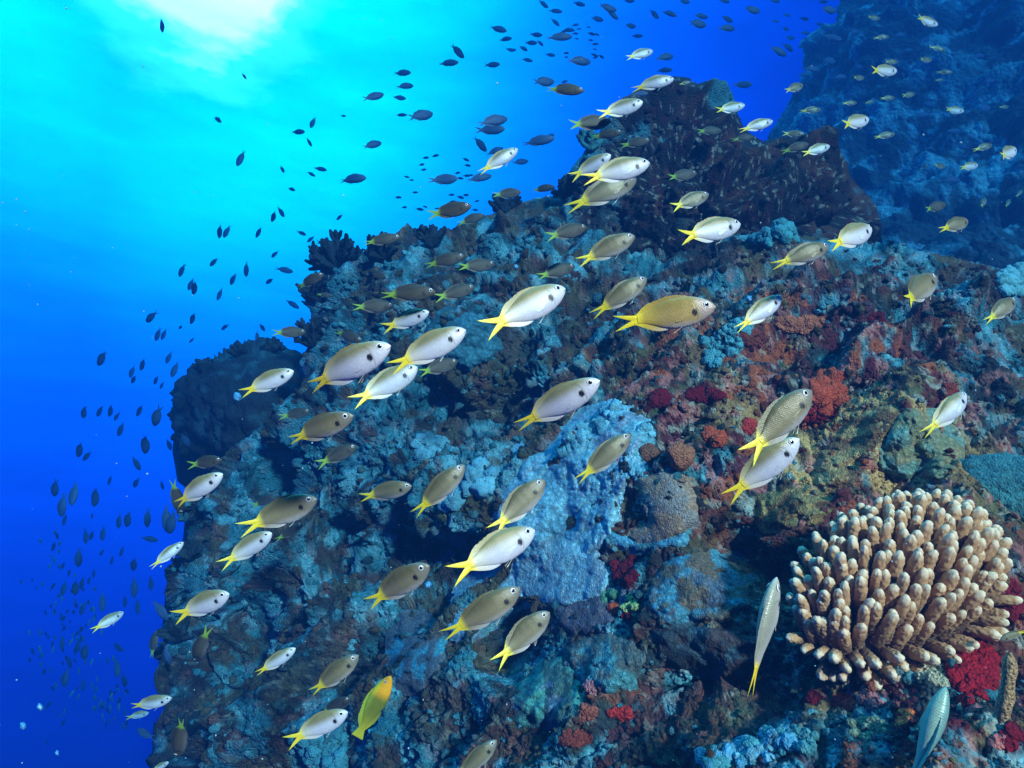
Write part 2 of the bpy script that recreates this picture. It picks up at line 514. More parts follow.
# the round coral boulder at the reef's left shoulder
BOUL = [(175, 425), (182, 385), (212, 358), (262, 343), (300, 352), (325, 380), (335, 450), (300, 505), (215, 485), (180, 455)]
BOUL_D = [(180, 420, 3.6), (250, 410, 3.25), (260, 345, 3.55), (320, 420, 3.4), (240, 480, 3.4), (330, 500, 3.4)]


def boul_disp(V, fx, fy, sd):
    w, c = worley(V * 12, 301)
    return .06 * fbm(V, 3, 2, 303) + .045 * (.6 - w) + .012 * fbm(V, 60, 2, 304)


V, Fc, fx, fy, sd = sheet(BOUL, BOUL_D, 1.7, 45, .4, disp=boul_disp)
n1 = fbm(V, 9, 3, 310)
c = mixc(np.tile(np.array([.018, .026, .034]), (len(V), 1)), np.array([.03, .08, .10]), sstep(.1, .4, n1))
o = link('boulder_coral', mesh_arrays('boulder_coral', V, Fc, c), M_reef)
tag(o, 'dark rounded coral boulder bulging from the left side of the reef', 'coral')

bpy.context.view_layer.update()
dg = bpy.context.evaluated_depsgraph_get()
TREES = [BVHTree.FromObject(q, dg) for q in (reef, peak, wall, o)]


def hit(px, py, which=(0, 1, 2, 3)):
    """first reef point in a direction: (point, normal, depth) or None"""
    r = Vector(ray(px, py)).normalized()
    best = None
    for k in which:
        p, n, i, d = TREES[k].ray_cast(Vector((0, 0, 0)), r)
        if p is not None and (best is None or d < best[3]):
            if n.dot(r) > 0: n = -n
            best = (np.array(p), np.array(n), float(np.array(p) @ F_), d)
    return best


# ------------------------------------------------------------------ lumps of growth
def ico(sub):
    import bmesh
    bm = bmesh.new()
    bmesh.ops.create_icosphere(bm, subdivisions=sub, radius=1)
    Vv = np.array([v.co[:] for v in bm.verts]); Ff = np.array([[v.index for v in f.verts] for f in bm.faces])
    bm.free()
    return Vv, Ff


ICO = {s: ico(s) for s in (1, 2, 3, 4, 5, 6)}


def lump_templates(sub, n, amp, freq, seed):
    B, Ff = ICO[sub]
    res = []
    for k in range(n):
        q = B * (1 + amp * fbm(B + 9.7 * k, freq, 2, seed + k))[:, None]
        res.append(q)
    return np.array(res), Ff


def frame(n):
    n = n / (np.linalg.norm(n) + 1e-9)
    a = np.array([0, 0, 1.0]) if abs(n[2]) < .9 else np.array([1.0, 0, 0])
    x = np.cross(a, n); x /= np.linalg.norm(x)
    return np.stack([x, np.cross(n, x), n], 1)


def lumps(items, sub=2, amp=.35, freq=1.6, seed=400):
    """items: (point, normal, (rx,ry,rz), colour) -> arrays for one mesh"""
    T, Ff = lump_templates(sub, 7, amp, freq, seed)
    Vs, Fs, Cs = [], [], []
    nv = T.shape[1]
    for k, (p, n, rad, col) in enumerate(items):
        M = frame(np.asarray(n, float))
        a = random.uniform(0, 6.28)
        q = T[k % 7]
        ca, sa = math.cos(a), math.sin(a)
        q = np.stack([q[:, 0] * ca - q[:, 1] * sa, q[:, 0] * sa + q[:, 1] * ca, q[:, 2]], 1) * np.array(rad)
        Vs.append(q @ M.T + p)
        Fs.append(Ff + k * nv)
        Cs.append(np.tile(np.asarray(col, float), (nv, 1)))
    return np.concatenate(Vs), np.concatenate(Fs), np.concatenate(Cs)


items = []
meta = []
pal_cool = [TEAL, CYAN * .8, SLATE, UMBER, TEAL * 1.4]
pal_warm = [BROWN, TAN * .7, MAROON, OLIVE, RUST * .6, TEAL, PALE * .6]
for k in range(9000):
    px = random.uniform(165, 1040); py = random.uniform(80, 790)
    h = hit(px, py, (0, 1))
    if h is None or abs(h[1] @ h[0]) < .30 * np.linalg.norm(h[0]): continue
    warm = math.exp(-(((px - 860) / 200) ** 2 + ((py - 450) / 140) ** 2)) + .9 * math.exp(-(((px - 950) / 170) ** 2 + ((py - 700) / 110) ** 2))
    pal = pal_warm if random.random() < warm else pal_cool
    cc = np.array(random.choice(pal)) * random.uniform(.5, 1.2)
    onpeak = py < 280 and 560 < px < 880
    if onpeak and random.random() < .7: continue
    wgt = 0.0 if (onpeak or random.random() < .72) else random.uniform(.4, 1)
    for j in range(random.choice((1, 1, 2, 3))):
        r = h[2] / FPX * random.choice([1.3, 1.7, 2.2, 2.8, 3.6]) * random.uniform(.8, 1.2)
        f3 = frame(h[1])
        off = (f3[:, 0] * random.uniform(-1, 1) + f3[:, 1] * random.uniform(-1, 1)) * r * 2.0 * (j > 0)
        meta.append((px, py, wgt, random.uniform(.75, 1.3), onpeak, cc))
        items.append((h[0] - h[1] * r * .30 + off, h[1] + np.array([random.uniform(-.5, .5), random.uniform(-.5, .5), random.uniform(-.2, .7)]), (r * random.uniform(.6, 1.5), r * random.uniform(.6, 1.3), r * random.uniform(.5, 1.2)), cc))
PP = np.array([i[0] for i in items]); MX = np.array([m[0] for m in meta]); MY = np.array([m[1] for m in meta])
CR = reef_colour(PP, MX, MY, MX * 0 - 50); CPK = peak_colour(PP, MX, MY, MX)
items = [(i[0], i[1], i[2], ((CPK[q] if m[4] else CR[q]) * (1 - m[2]) + m[5] * m[2]) * m[3]) for q, (i, m) in enumerate(zip(items, meta))]
V, Fc, c = lumps(items, amp=.75, freq=1.5)
tag(link('encrusting_growth', mesh_arrays('encrusting_growth', V, Fc, c), M_sponge), 'small knobs of encrusting algae and coral covering the reef rock', 'reef growth', kind='stuff')


# ------------------------------------------------------------------ the water itself: one even volume
def make_haze():
    lo = (-6.5, -0.45, -5.2); hi = (7.2, 9.6, 7.4)
    Vv = [(x, y, z) for x in (lo[0], hi[0]) for y in (lo[1], hi[1]) for z in (lo[2], hi[2])]
    Ff = [(0, 1, 3, 2), (4, 6, 7, 5), (0, 4, 5, 1), (2, 3, 7, 6), (0, 2, 6, 4), (1, 5, 7, 3)]
    me = bpy.data.meshes.new('haze'); me.from_pydata(Vv, [], Ff); me.update()
    m = bpy.data.materials.new('water_haze'); m.use_nodes = True
    n = m.node_tree; n.nodes.clear()
    oo = n.nodes.new('ShaderNodeOutputMaterial')
    vv = n.nodes.new('ShaderNodeVolumePrincipled')
    vv.inputs['Color'].default_value = (.005, .040, .130, 1)
    vv.inputs['Absorption Color'].default_value = (.0, .28, .62, 1)
    vv.inputs['Density'].default_value = .30
    vv.inputs['Anisotropy'].default_value = 0.0
    n.links.new(vv.outputs[0], oo.inputs['Volume'])
    hz = link('haze', me, m)
    tag(hz, kind='stuff')


make_haze()


# ------------------------------------------------------------------ corals and sponges
def coral_dome(name, label, px, py, rx, ry, rise, col, cat='coral', bump=9.0, bamp=.06, lump=.16, cap=None, mat=None, sink=.25, which=(0, 1)):
    h = hit(px, py, which)
    p, n, d, _ = h
    n = n * .45 - F_ * .55 + np.array([0, 0, .12]); n /= np.linalg.norm(n)
    B, Ff = ICO[6]
    sd_ = int(px * 7 + py)
    Q = B * (1 + (lump + .08) * fbm(B + sd_, 1.5, 3, 5))[:, None]
    w0, _c = worley(B * 3.4 + .4 * vnoise(B * 5 + sd_, 3)[:, None] + sd_, 15)
    w, c_ = worley(B * bump * 1.25 + sd_, 5)
    Q = Q * (1 + .10 * (.6 - w0) + bamp * .9 * (.6 - w) + .03 * fbm(B * 1.0 + sd_, 16, 2, 4))[:, None]
    x = R_ - n * (R_ @ n); x /= np.linalg.norm(x)
    y = np.cross(n, x)
    if y @ U_ < 0: y = -y
    k = d / FPX
    V = p + np.outer(Q[:, 0] * rx * k, x) + np.outer(Q[:, 1] * ry * k, y) + np.outer((Q[:, 2] - sink - .12) * rise * .45 * (rx + ry) * k, n)
    c = np.tile(np.array(col, float), (len(V), 1)) * (.85 + .5 * sstep(.45, .15, w) + .25 * fbm(B + sd_, 6, 3, 2))[:, None]
    if cap is not None:
        c = mixc(c, np.array(cap), sstep(.05, .3, fbm(B + sd_ * .3, 1.8, 3, 9)))
    o_ = link(name, mesh_arrays(name, V, Ff, c), mat or M_coral)
    tag(o_, label, cat)
    return o_


def crust_sheet(name, label, poly, thick, bumps, cols, cat='coral', step=1.25, lump=.35, mat=None):
    """an encrusting colony: follows the rock beneath it, thickest in the middle, its rim tucked into the rock; bumps: (size px, height px)"""
    P = np.array(poly, float)
    x0, y0 = P.min(0) - 4; x1, y1 = P.max(0) + 4
    cs = 5.0
    cx = np.arange(x0 - cs, x1 + 2 * cs, cs); cy = np.arange(y0 - cs, y1 + 2 * cs, cs)
    D = np.full((len(cy), len(cx)), np.nan)
    for j, yy in enumerate(cy):
        for i, xx in enumerate(cx):
            h = hit(xx, yy, (0, 1))
            if h: D[j, i] = h[2]
    D[np.isnan(D)] = np.nanmedian(D)
    for _ in range(12):
        E = np.pad(D, 1, mode='edge')
        D = np.minimum(D, 99) * .4 + .15 * (E[:-2, 1:-1] + E[2:, 1:-1] + E[1:-1, :-2] + E[1:-1, 2:])
    gx = np.arange(x0, x1, step); gy = np.arange(y0, y1, step)
    X, Y = np.meshgrid(gx, gy); fx_ = X.ravel(); fy_ = Y.ravel()
    u = (fx_ - cx[0]) / cs; v = (fy_ - cy[0]) / cs
    i = np.clip(u.astype(int), 0, len(cx) - 2); j = np.clip(v.astype(int), 0, len(cy) - 2)
    a_ = u - i; b_ = v - j
    d = D[j, i] * (1 - a_) * (1 - b_) + D[j, i + 1] * a_ * (1 - b_) + D[j + 1, i] * (1 - a_) * b_ + D[j + 1, i + 1] * a_ * b_
    sdp, _, _ = poly_sd(fx_, fy_, poly)
    k = D.mean() / FPX
    q3 = at(fx_, fy_, d) / k                                   # about one unit per pixel
    sdp = sdp + 5 * fbm(q3, 1 / 14, 3, 17)
    t = np.clip(-sdp / (thick * 1.6), -1, 1)
    prof = np.where(t > 0, np.sqrt(np.clip(1 - (1 - t) ** 2, 0, 1)), t * 1.2)
    w, c_ = worley(q3 / bumps[0], 19)
    w2, c2 = worley(q3 / (bumps[0] * 4.2) + .4 * vnoise(q3 / 13, 2)[:, None], 23)
    hgt = k * (thick * prof * (1 + lump * (.6 - w2) * 1.6) + bumps[1] * (.6 - w) * (t > -.2) + thick * lump * fbm(q3, 1 / 26, 2, 29))
    dd_ = d - hgt - k * 2
    V = at(fx_, fy_, dd_)
    m = fbm(q3, 1 / 22, 3, 37)
    c = np.tile(np.array(cols[0], float), (len(V), 1))
    c = mixc(c, np.array(cols[1]), sstep(-.05, .25, m))
    if len(cols) > 2: c = mixc(c, np.array(cols[2]), sstep(.1, .35, fbm(q3, 1 / 17, 3, 43)))
    c = c * (.72 + .62 * sstep(.62, .15, w))[:, None]
    nxn, nyn = len(gx), len(gy)
    idx = np.arange(nxn * nyn).reshape(nyn, nxn)
    Fq = np.stack([idx[:-1, :-1].ravel(), idx[1:, :-1].ravel(), idx[1:, 1:].ravel(), idx[:-1, 1:].ravel()], 1)
    Fq = Fq[(t > -.75)[Fq].all(1)]
    used = np.unique(Fq); rem = np.full(len(V), -1); rem[used] = np.arange(len(used))
    o_ = link(name, mesh_arrays(name, V[used], rem[Fq], c[used]), mat or M_coral)
    tag(o_, label, cat)
    return o_


def oval(px, py, rx, ry, n=16, wob=.18, seed=0):
    rr = random.Random(int(px * 31 + py))
    return [(px + rx * math.cos(a) * (1 + rr.uniform(-wob, wob)), py + ry * math.sin(a) * (1 + rr.uniform(-wob, wob))) for a in [6.2832 * q / n for q in range(n)]]


def in_poly(px, py, poly):
    return poly_sd(np.array([px], float), np.array([py], float), poly)[0][0] < 0


def lobed_colony(name, label, poly, n, rpx, col, cat='coral', cols=None, sub=3, tall=.7, amp=.42, mat=None, stand=.05):
    xs = [q[0] for q in poly]; ys = [q[1] for q in poly]
    it = []
    tries = 0
    n = int(n * 1.4)
    while len(it) < n and tries < n * 40:
        tries += 1
        px = random.uniform(min(xs), max(xs)); py = random.uniform(min(ys), max(ys))
        if not in_poly(px, py, poly): continue
        h = hit(px, py, (0, 1))
        if h is None: continue
        r = h[2] / FPX * random.uniform(*rpx)
        nn = h[1] * .6 - F_ * .3 + np.array([0, 0, .3])
        cc = np.array(random.choice(cols) if cols else col) * random.uniform(.75, 1.2)
        it.append((h[0] + nn * r * stand, nn, (r * random.uniform(.8, 1.3), r * random.uniform(.8, 1.3), r * tall * random.uniform(.8, 1.3)), cc))
    # one colony is one piece: keep the largest set of lobes that touch
    C_ = np.array([q[0] for q in it]); Rr = np.array([(q[2][0] + q[2][1]) * .42 for q in it])
    touch = np.sqrt(((C_[:, None] - C_[None]) ** 2).sum(-1)) < Rr[:, None] + Rr[None]
    best, seen = [], set()
    for a0 in range(len(it)):
        if a0 in seen: continue
        comp, st = [], [a0]; seen.add(a0)
        while st:
            u = st.pop(); comp.append(u)
            for w_ in np.nonzero(touch[u])[0]:
                if int(w_) not in seen: seen.add(int(w_)); st.append(int(w_))
        if len(comp) > len(best): best = comp
    it = [it[q] for q in sorted(best)]
    V, Ff, c = lumps(it, sub, amp, 2.2, seed=int(xs[0]) + 500)
    B_, _c = worley(V * 170, 77)
    c = c * (1.12 - .45 * np.clip(B_, 0, .8))[:, None]
    o_ = link(name, mesh_arrays(name, V, Ff, c), mat or M_coral)
    tag(o_, label, cat)
    return o_


CY = (.15, .41, .52); PERI = (.17, .27, .40)
CRUST = [(575, 420), (605, 405), (635, 412), (648, 425), (640, 465), (628, 480), (615, 500), (612, 525), (605, 548), (570, 562), (540, 580), (520, 600), (500, 620), (470, 640), (448, 630), (462, 590), (480, 560), (495, 535), (500, 505), (520, 480), (520, 450), (545, 455)]
crust_sheet('crust_coral', 'cyan lobed crust coral spreading over the middle of the slope', CRUST, 6, (4.2, 2.2), [(.20, .47, .57), (.28, .54, .63), (.20, .32, .43)], lump=.9)
lobed_colony('lobed_coral', 'brighter cyan knobs standing up along the upper edge of the crust coral', [(575, 418), (605, 403), (635, 410), (625, 432), (585, 440), (550, 470), (525, 478), (522, 455), (548, 452)], 90, (3.5, 7), CY, cols=[CY, (.22, .50, .60), (.12, .34, .42)])
lobed_colony('ribbon_coral', 'narrow cyan ribbon coral standing upright left of the brown sponge tubes',
             [(630, 425), (640, 420), (654, 428), (650, 450), (644, 480), (632, 478), (634, 450)], 60, (3, 5.5), CY)
crust_sheet('honeycomb_coral', 'blue grey honeycomb coral at the lower end of the cyan crust', [(530, 545), (560, 538), (600, 548), (612, 575), (600, 600), (570, 606), (530, 602), (512, 590), (518, 562)], 9, (3.6, 1.7), [(.22, .42, .51), (.24, .50, .59), (.23, .33, .40)], lump=.3)
crust_sheet('honeycomb_coral', 'small dark lavender coral mound under the blue grey honeycomb coral', oval(584, 614, 32, 18), 8, (3.2, 1.6), [(.10, .095, .12), (.14, .12, .15)])
crust_sheet('disc_coral', 'brown disc coral with fine pale specks right of the cyan crust', [(640, 478), (662, 474), (688, 482), (700, 500), (698, 522), (680, 536), (655, 545), (635, 548), (625, 535), (645, 525), (650, 508), (640, 495)], 7, (2.6, 1.0), [(.34, .22, .15), (.27, .24, .22)], lump=.15)
crust_sheet('crust_coral', 'small pale cyan crust between the disc coral and the green algae tuft', [(600, 528), (640, 540), (668, 536), (690, 530), (688, 545), (655, 552), (625, 550), (598, 545)], 5, (3.4, 1.6), [(.11, .36, .48), (.08, .24, .26)])
crust_sheet('crust_coral', 'olive brown crust in the bay of the cyan crust coral', [(556, 522), (578, 512), (600, 509), (606, 520), (588, 528), (566, 534)], 6, (4.5, 2.6), [(.13, .11, .05), (.07, .055, .04), (.15, .10, .07)], mat=M_sponge)
crust_sheet('cushion_coral', 'grey cushion coral with cyan patches above the green and yellow fish', oval(414, 652, 26, 36), 8, (2.8, .9), [(.12, .14, .165), (.10, .13, .16), (.07, .33, .42)], lump=.2)
crust_sheet('cup_coral', 'large brown and blue cup coral right of the maroon sponges', [(650, 580), (672, 558), (700, 552), (735, 562), (752, 585), (748, 610), (720, 622), (690, 618), (660, 625), (648, 605)], 10, (3.4, 1.9), [(.14, .11, .08), (.07, .25, .34), (.10, .13, .17)], lump=.5)
crust_sheet('cup_coral', 'dark ridged blue black coral below the large brown and blue cup coral', [(655, 632), (690, 626), (730, 628), (762, 640), (758, 665), (720, 676), (680, 668), (658, 655)], 9, (4, 2.4), [(.035, .045, .055), (.05, .10, .13), (.07, .05, .05)], lump=.7)
crust_sheet('mound_coral', 'grey teal coral mound with pale speckles under the maroon sponges', oval(606, 662, 38, 30), 12, (3.6, 2.0), [(.09, .12, .12), (.08, .26, .29), (.18, .19, .17)], lump=.5)
crust_sheet('mound_coral', 'green teal mound coral ringed low in the middle, above the orange sponges', oval(548, 692, 36, 34), 11, (4.2, 2.4), [(.05, .12, .12), (.07, .28, .25), (.10, .17, .24)], lump=.8)
coral_dome('boulder_coral', 'smooth teal coral boulder at the right edge above the finger coral', 1006, 492, 52, 42, .75, (.045, .17, .19), bump=10, bamp=.05, cap=(.06, .24, .25))
crust_sheet('mound_coral', 'yellowish green coral mound on the tan rock behind the finger coral', [(880, 470), (885, 435), (905, 412), (935, 415), (960, 440), (962, 465), (935, 478), (905, 482)], 14, (4.2, 2.4), [(.22, .22, .12), (.15, .26, .21), (.28, .22, .11)], lump=.7)
crust_sheet('crust_patch', 'tan crusted rock face with brown stains right of the steep pair of fish', [(815, 470), (830, 440), (860, 415), (890, 405), (908, 412), (885, 435), (878, 470), (850, 490), (825, 490)], 8, (5, 3.2), [(.44, .27, .11), (.20, .10, .045), (.50, .34, .15)], cat='crust', lump=1.0, mat=M_sponge)
crust_sheet('crust_patch', 'ochre crust left above the finger coral', [(760, 500), (790, 485), (822, 492), (838, 510), (815, 528), (780, 530), (758, 518)], 8, (5, 3.2), [(.34, .22, .085), (.14, .07, .03), (.22, .18, .07)], cat='crust', lump=1.0, mat=M_sponge)
lobed_colony('lobed_coral', 'cyan lobed coral of thick stubby fingers at mid slope', [(440, 462), (462, 455), (500, 478), (496, 490), (470, 492), (452, 510), (440, 505), (455, 485)], 30, (5, 9), CY, tall=1.1)
lobed_colony('lobed_coral', 'round cyan coral head at the edge of the dark hollow', [(416, 438), (430, 434), (444, 440), (442, 456), (425, 460), (415, 452)], 26, (4, 7), CY)
crust_sheet('soft_coral', 'fuzzy dark teal soft coral mound right below the uppermost silver pair', oval(468, 338, 34, 26), 12, (3.4, 3.2), [(.035, .12, .16), (.05, .19, .25)], lump=.5)
lobed_colony('lobed_coral', 'teal knobbly coral patch at the bottom left of the slope, beside the pale silver fish', [(285, 735), (330, 720), (350, 742), (340, 765), (300, 768)], 40, (5, 9), (.06, .27, .34))
lobed_colony('lobed_coral', 'bright blue knobbly coral at the bottom edge right of centre', [(700, 755), (760, 735), (780, 715), (800, 740), (760, 768), (705, 770)], 70, (4, 8), (.10, .34, .50), cols=[(.10, .34, .50), (.07, .30, .34), (.16, .40, .52)])
lobed_colony('lobed_coral', 'cyan knobbly coral patch between the red sponges and the big golden fish', [(700, 345), (740, 318), (775, 320), (745, 350), (712, 368)], 60, (3, 6), (.09, .34, .40))
lobed_colony('lobed_coral', 'teal coral crust on the ledge right of the outcrop foot', [(745, 225), (800, 215), (835, 222), (800, 240), (755, 245)], 70, (3, 6), (.07, .30, .35))
lobed_colony('lobed_coral', 'pale cyan coral head at the right edge of the slope under the far wall', [(998, 272), (1020, 265), (1030, 290), (1005, 292)], 22, (4, 8), (.16, .44, .50))


def sponge(label, px, py, rx, ry, n, col, name='sponge', r=(3, 5), tall=.6, cat='sponge'):
    poly = [(px + rx * math.cos(a) * random.uniform(.65, 1.1), py + ry * math.sin(a) * random.uniform(.65, 1.1)) for a in np.linspace(0, 6.28, 11)[:-1]]
    return lobed_colony(name, label, poly, n, r, col, cat, tall=tall, amp=.45, mat=M_sponge, stand=.15)


RED = (.36, .010, .018); DKRED = (.16, .006, .016); ORANGE = (.55, .085, .035); PNK = (.52, .20, .20)
sponge('dark red ball sponge left of the red sponge patches', 660, 402, 8, 8, 16, DKRED, r=(5, 8), tall=.9)
sponge('dark maroon sponge strip right of the dark red ball', 703, 395, 22, 6, 34, DKRED)
sponge('bright red orange sponge patch under the maroon strip', 715, 434, 11, 13, 30, ORANGE)
sponge('small red sponge spot right of the red orange patch', 747, 427, 6, 8, 16, (.45, .04, .03))
sponge('large orange red sponge crust beside the steep olive fish', 828, 392, 18, 24, 70, ORANGE, r=(4, 7))
sponge('deep red sponge rim under the large orange red crust', 814, 414, 18, 7, 26, (.26, .012, .02))
sponge('long salmon orange sponge crust on the ledge above the red sponges', 797, 324, 30, 8, 55, (.48, .15, .08))
sponge('brown red sponge crust at the left end of the salmon ledge', 752, 338, 16, 8, 26, (.22, .05, .035))
sponge('crimson lump right of the salmon ledge', 876, 320, 7, 7, 14, DKRED)
sponge('maroon sponge patch below the brown disc coral', 625, 572, 13, 16, 36, DKRED)
sponge('wide maroon sponge under the pale green lump', 638, 612, 20, 9, 34, (.17, .008, .022))
sponge('small orange knob left of the pale green lump', 614, 608, 5, 4, 8, ORANGE)
sponge('pale green lump among maroon sponges', 632, 606, 7, 9, 18, (.42, .58, .22), name='algae_lump', cat='algae')
sponge('green leafy algae tuft above the maroon sponges', 603, 594, 15, 7, 26, (.10, .30, .18), name='algae_tuft', cat='algae')
sponge('bright red sponge streak low in the middle', 622, 713, 11, 4, 20, (.50, .035, .025))
sponge('dull orange sponge left of the bright red streak', 588, 713, 9, 8, 22, (.38, .10, .06))
sponge('small orange sponge at the left end of the low orange patch', 553, 721, 8, 4, 14, (.34, .08, .04))
sponge('rusty sponge crust lowest of the orange patch in the middle', 575, 738, 20, 6, 26, (.24, .05, .03))
sponge('pink knob sponge above the bright red streak', 592, 690, 7, 7, 14, PNK)
sponge('big blood red sponge hanging below the right end of the finger coral', 973, 672, 22, 32, 130, RED, r=(4, 8))
sponge('narrow red sponge tongue under the big blood red sponge', 966, 706, 6, 18, 34, RED)
sponge('red sponge edge right of the finger coral', 1008, 598, 16, 22, 50, (.22, .01, .022))
sponge('bright coral red sponge below the left half of the finger coral', 843, 703, 14, 9, 44, (.72, .09, .05))
sponge('mottled pink sponge right of the bright coral red one', 870, 702, 12, 8, 34, PNK)
sponge('maroon sponge left of the bright coral red one', 806, 698, 15, 7, 30, DKRED)
sponge('orange sponge lump beside the slender pale green fish', 905, 719, 8, 10, 26, (.70, .19, .06))
sponge('dark red sponge in the lower right corner', 1011, 738, 12, 14, 34, (.20, .008, .02))
sponge('small pink sponge left of the corner dark red one', 995, 741, 5, 6, 10, (.75, .22, .18))
sponge('white crust patch right below the finger coral', 932, 678, 16, 14, 34, (.55, .52, .36), name='crust_patch', cat='crust')
sponge('small red sponge on the tan rock under the lilac grey fish', 948, 393, 9, 6, 16, (.32, .05, .03))
sponge('teal lump patch in the lower right foreground left of the slender fish', 800, 740, 22, 14, 50, (.09, .30, .33), name='algae_lump', cat='algae')
sponge('grey green lump patch between coral red sponge and slender fish', 868, 730, 22, 14, 50, (.24, .30, .20), name='algae_lump', cat='algae')


def tube(pts, radii, seg=14, rough=.12, seed=0, hollow=False):
    pts = np.array(pts, float); n = len(pts)
    V = []
    for i in range(n):
        t = pts[min(i + 1, n - 1)] - pts[max(i - 1, 0)]
        f3 = frame(t)
        a = np.linspace(0, 2 * np.pi, seg, endpoint=False)
        ring = pts[i] + radii[i] * (np.outer(np.cos(a), f3[:, 0]) + np.outer(np.sin(a), f3[:, 1]))
        V.append(ring)
    V = np.concatenate(V)
    cen = np.repeat(pts, seg, 0)
    V = cen + (V - cen) * (1 + rough * vnoise(V / (max(radii) * .6) + seed, 3))[:, None]
    Ff = []
    a = np.arange(seg)
    for i in range(n - 1):
        Ff.append(np.stack([i * seg + a, i * seg + (a + 1) % seg, (i + 1) * seg + (a + 1) % seg, (i + 1) * seg + a], 1))
    return V, np.concatenate(Ff)


def tube_sponge(label, px, py, rpx, col, lean=(0, 0)):
    p, n, d, _ = hit(px, py, (0, 1))
    k = d / FPX
    ax = -F_ * .7 + U_ * (.3 + lean[1]) + R_ * lean[0]; ax /= np.linalg.norm(ax)
    prof = [(-.6, 1.0), (0, 1.05), (.6, 1.0), (1.0, .95), (1.15, .82), (1.1, .62), (.7, .50), (.1, .42), (-.1, .05)]
    V, Ff = tube([p + ax * rpx * k * a for a, b in prof], [rpx * k * b for a, b in prof], 22, .22, px)
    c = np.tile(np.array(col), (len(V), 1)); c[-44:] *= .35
    tag(link('tube_sponge', mesh_arrays('tube_sponge', V, Ff, c), M_sponge), label, 'sponge')


tube_sponge('orange brown tube sponge with an open mouth above the brown disc coral', 679, 458, 13, (.34, .13, .07))
tube_sponge('dark brown tube sponge left of the orange brown one', 650, 456, 10, (.20, .085, .05), (-.2, 0))
p0 = hit(1008, 655, (0, 1)); p1 = hit(999, 720, (0, 1))
dd = min(p0[2], p1[2]) - .03
pts = [at(1010 - 11 * t + 3 * math.sin(t * 3), 652 + 72 * t, dd + .01 * t) for t in np.linspace(0, 1, 9)]
V, Ff = tube(pts, [dd / FPX * r for r in (1, 6, 6.5, 6, 6.5, 7, 7, 6, 1)], 14, .2)
tag(link('rod_sponge', mesh_arrays('rod_sponge', V, Ff, np.tile(np.array([.42, .28, .14]), (len(V), 1))), M_sponge), 'tan rod shaped sponge right of the blood red sponge', 'sponge')


# dark branching corals on the left ridge
def branching_coral(label, px, py, hpx, n=26, col=(.020, .035, .045), which=(0, 1)):
    h = hit(px, py, which)
    if h is None: return
    p, nrm_, d, _ = h
    k = d / FPX
    Vs, Fs, b = [], [], 0
    for i in range(n):
        a = random.uniform(-1.5, 1.5); e = random.uniform(-.9, .9)
        dir_ = U_ * math.cos(a) + R_ * math.sin(a) + F_ * e
        dir_ /= np.linalg.norm(dir_)
        ln = hpx * k * random.uniform(.6, 1.05)
        q = p - F_ * .02
        path = [q]
        for j in range(5):
            dir_ = dir_ + np.array([random.uniform(-.25, .25) for _ in range(3)]) + U_ * .10
            dir_ /= np.linalg.norm(dir_)
            path.append(path[-1] + dir_ * ln / 5)
        segs = [(path, [3.2 * k, 3.0 * k, 2.8 * k, 2.6 * k, 2.4 * k, 1.2 * k])]
        for j in (2, 3, 4):
            for s in range(2):
                d2 = dir_ + np.array([random.uniform(-.9, .9) for _ in range(3)]); d2 /= np.linalg.norm(d2)
                l2 = hpx * k * random.uniform(.16, .32)
                segs.append(([path[j], path[j] + d2 * l2 * .5, path[j] + d2 * l2], [2.2 * k, 2.3 * k, 1.3 * k]))
        for pp, rr in segs:
            V, Ff = tube(pp, rr, 7, .25, i)
            Vs.append(V); Fs.append(Ff + b); b += len(V)
    V = np.concatenate(Vs)
    c = np.tile(np.array(col), (len(V), 1)) * (1 + .6 * vnoise(V * 60, 5))[:, None]
    tag(link('branching_coral', mesh_arrays('branching_coral', V, np.concatenate(Fs), c), M_coral), label, 'coral')


branching_coral('dark branching coral thicket crowning the left corner of the ridge', 338, 268, 34, 34)
branching_coral('dark branching coral leaning out from the reef edge below the crowning thicket', 322, 300, 28, 26)
branching_coral('dark branching coral on the reef edge just above the coral boulder', 316, 345, 30, 26)
branching_coral('low dark branching coral right of the crowning thicket on the ridge', 385, 258, 24, 22)
branching_coral('dark branching coral tuft on the ridge under the dusky pair', 432, 246, 22, 20)
branching_coral('dark branching coral tuft on the ridge just left of the outcrop', 505, 212, 20, 20)
branching_coral('teal tinged branching coral on the left flank of the peak', 590, 150, 20, 20, (.05, .20, .22))
branching_coral('dark branching coral tuft at the left side of the outcrop foot', 566, 195, 20, 20)


branching_coral('low dark branching coral on the left rim right under the coral boulder', 212, 492, 16, 20)
branching_coral('dark branching coral tuft at the left rim beside a small silver fish', 192, 556, 18, 20)
branching_coral('dark branching coral tuft on the rim above the lowest silver pair', 182, 636, 20, 20)
branching_coral('dark branching coral tuft at the foot of the left rim', 192, 728, 22, 20)
branching_coral('dark knobbly branching coral on the left top of the coral boulder', 208, 370, 13, 22, which=(3,))
branching_coral('dark knobbly branching coral on the middle top of the coral boulder', 240, 354, 13, 22, which=(3,))
branching_coral('dark knobbly branching coral on the right top of the coral boulder', 275, 350, 13, 22, which=(3,))


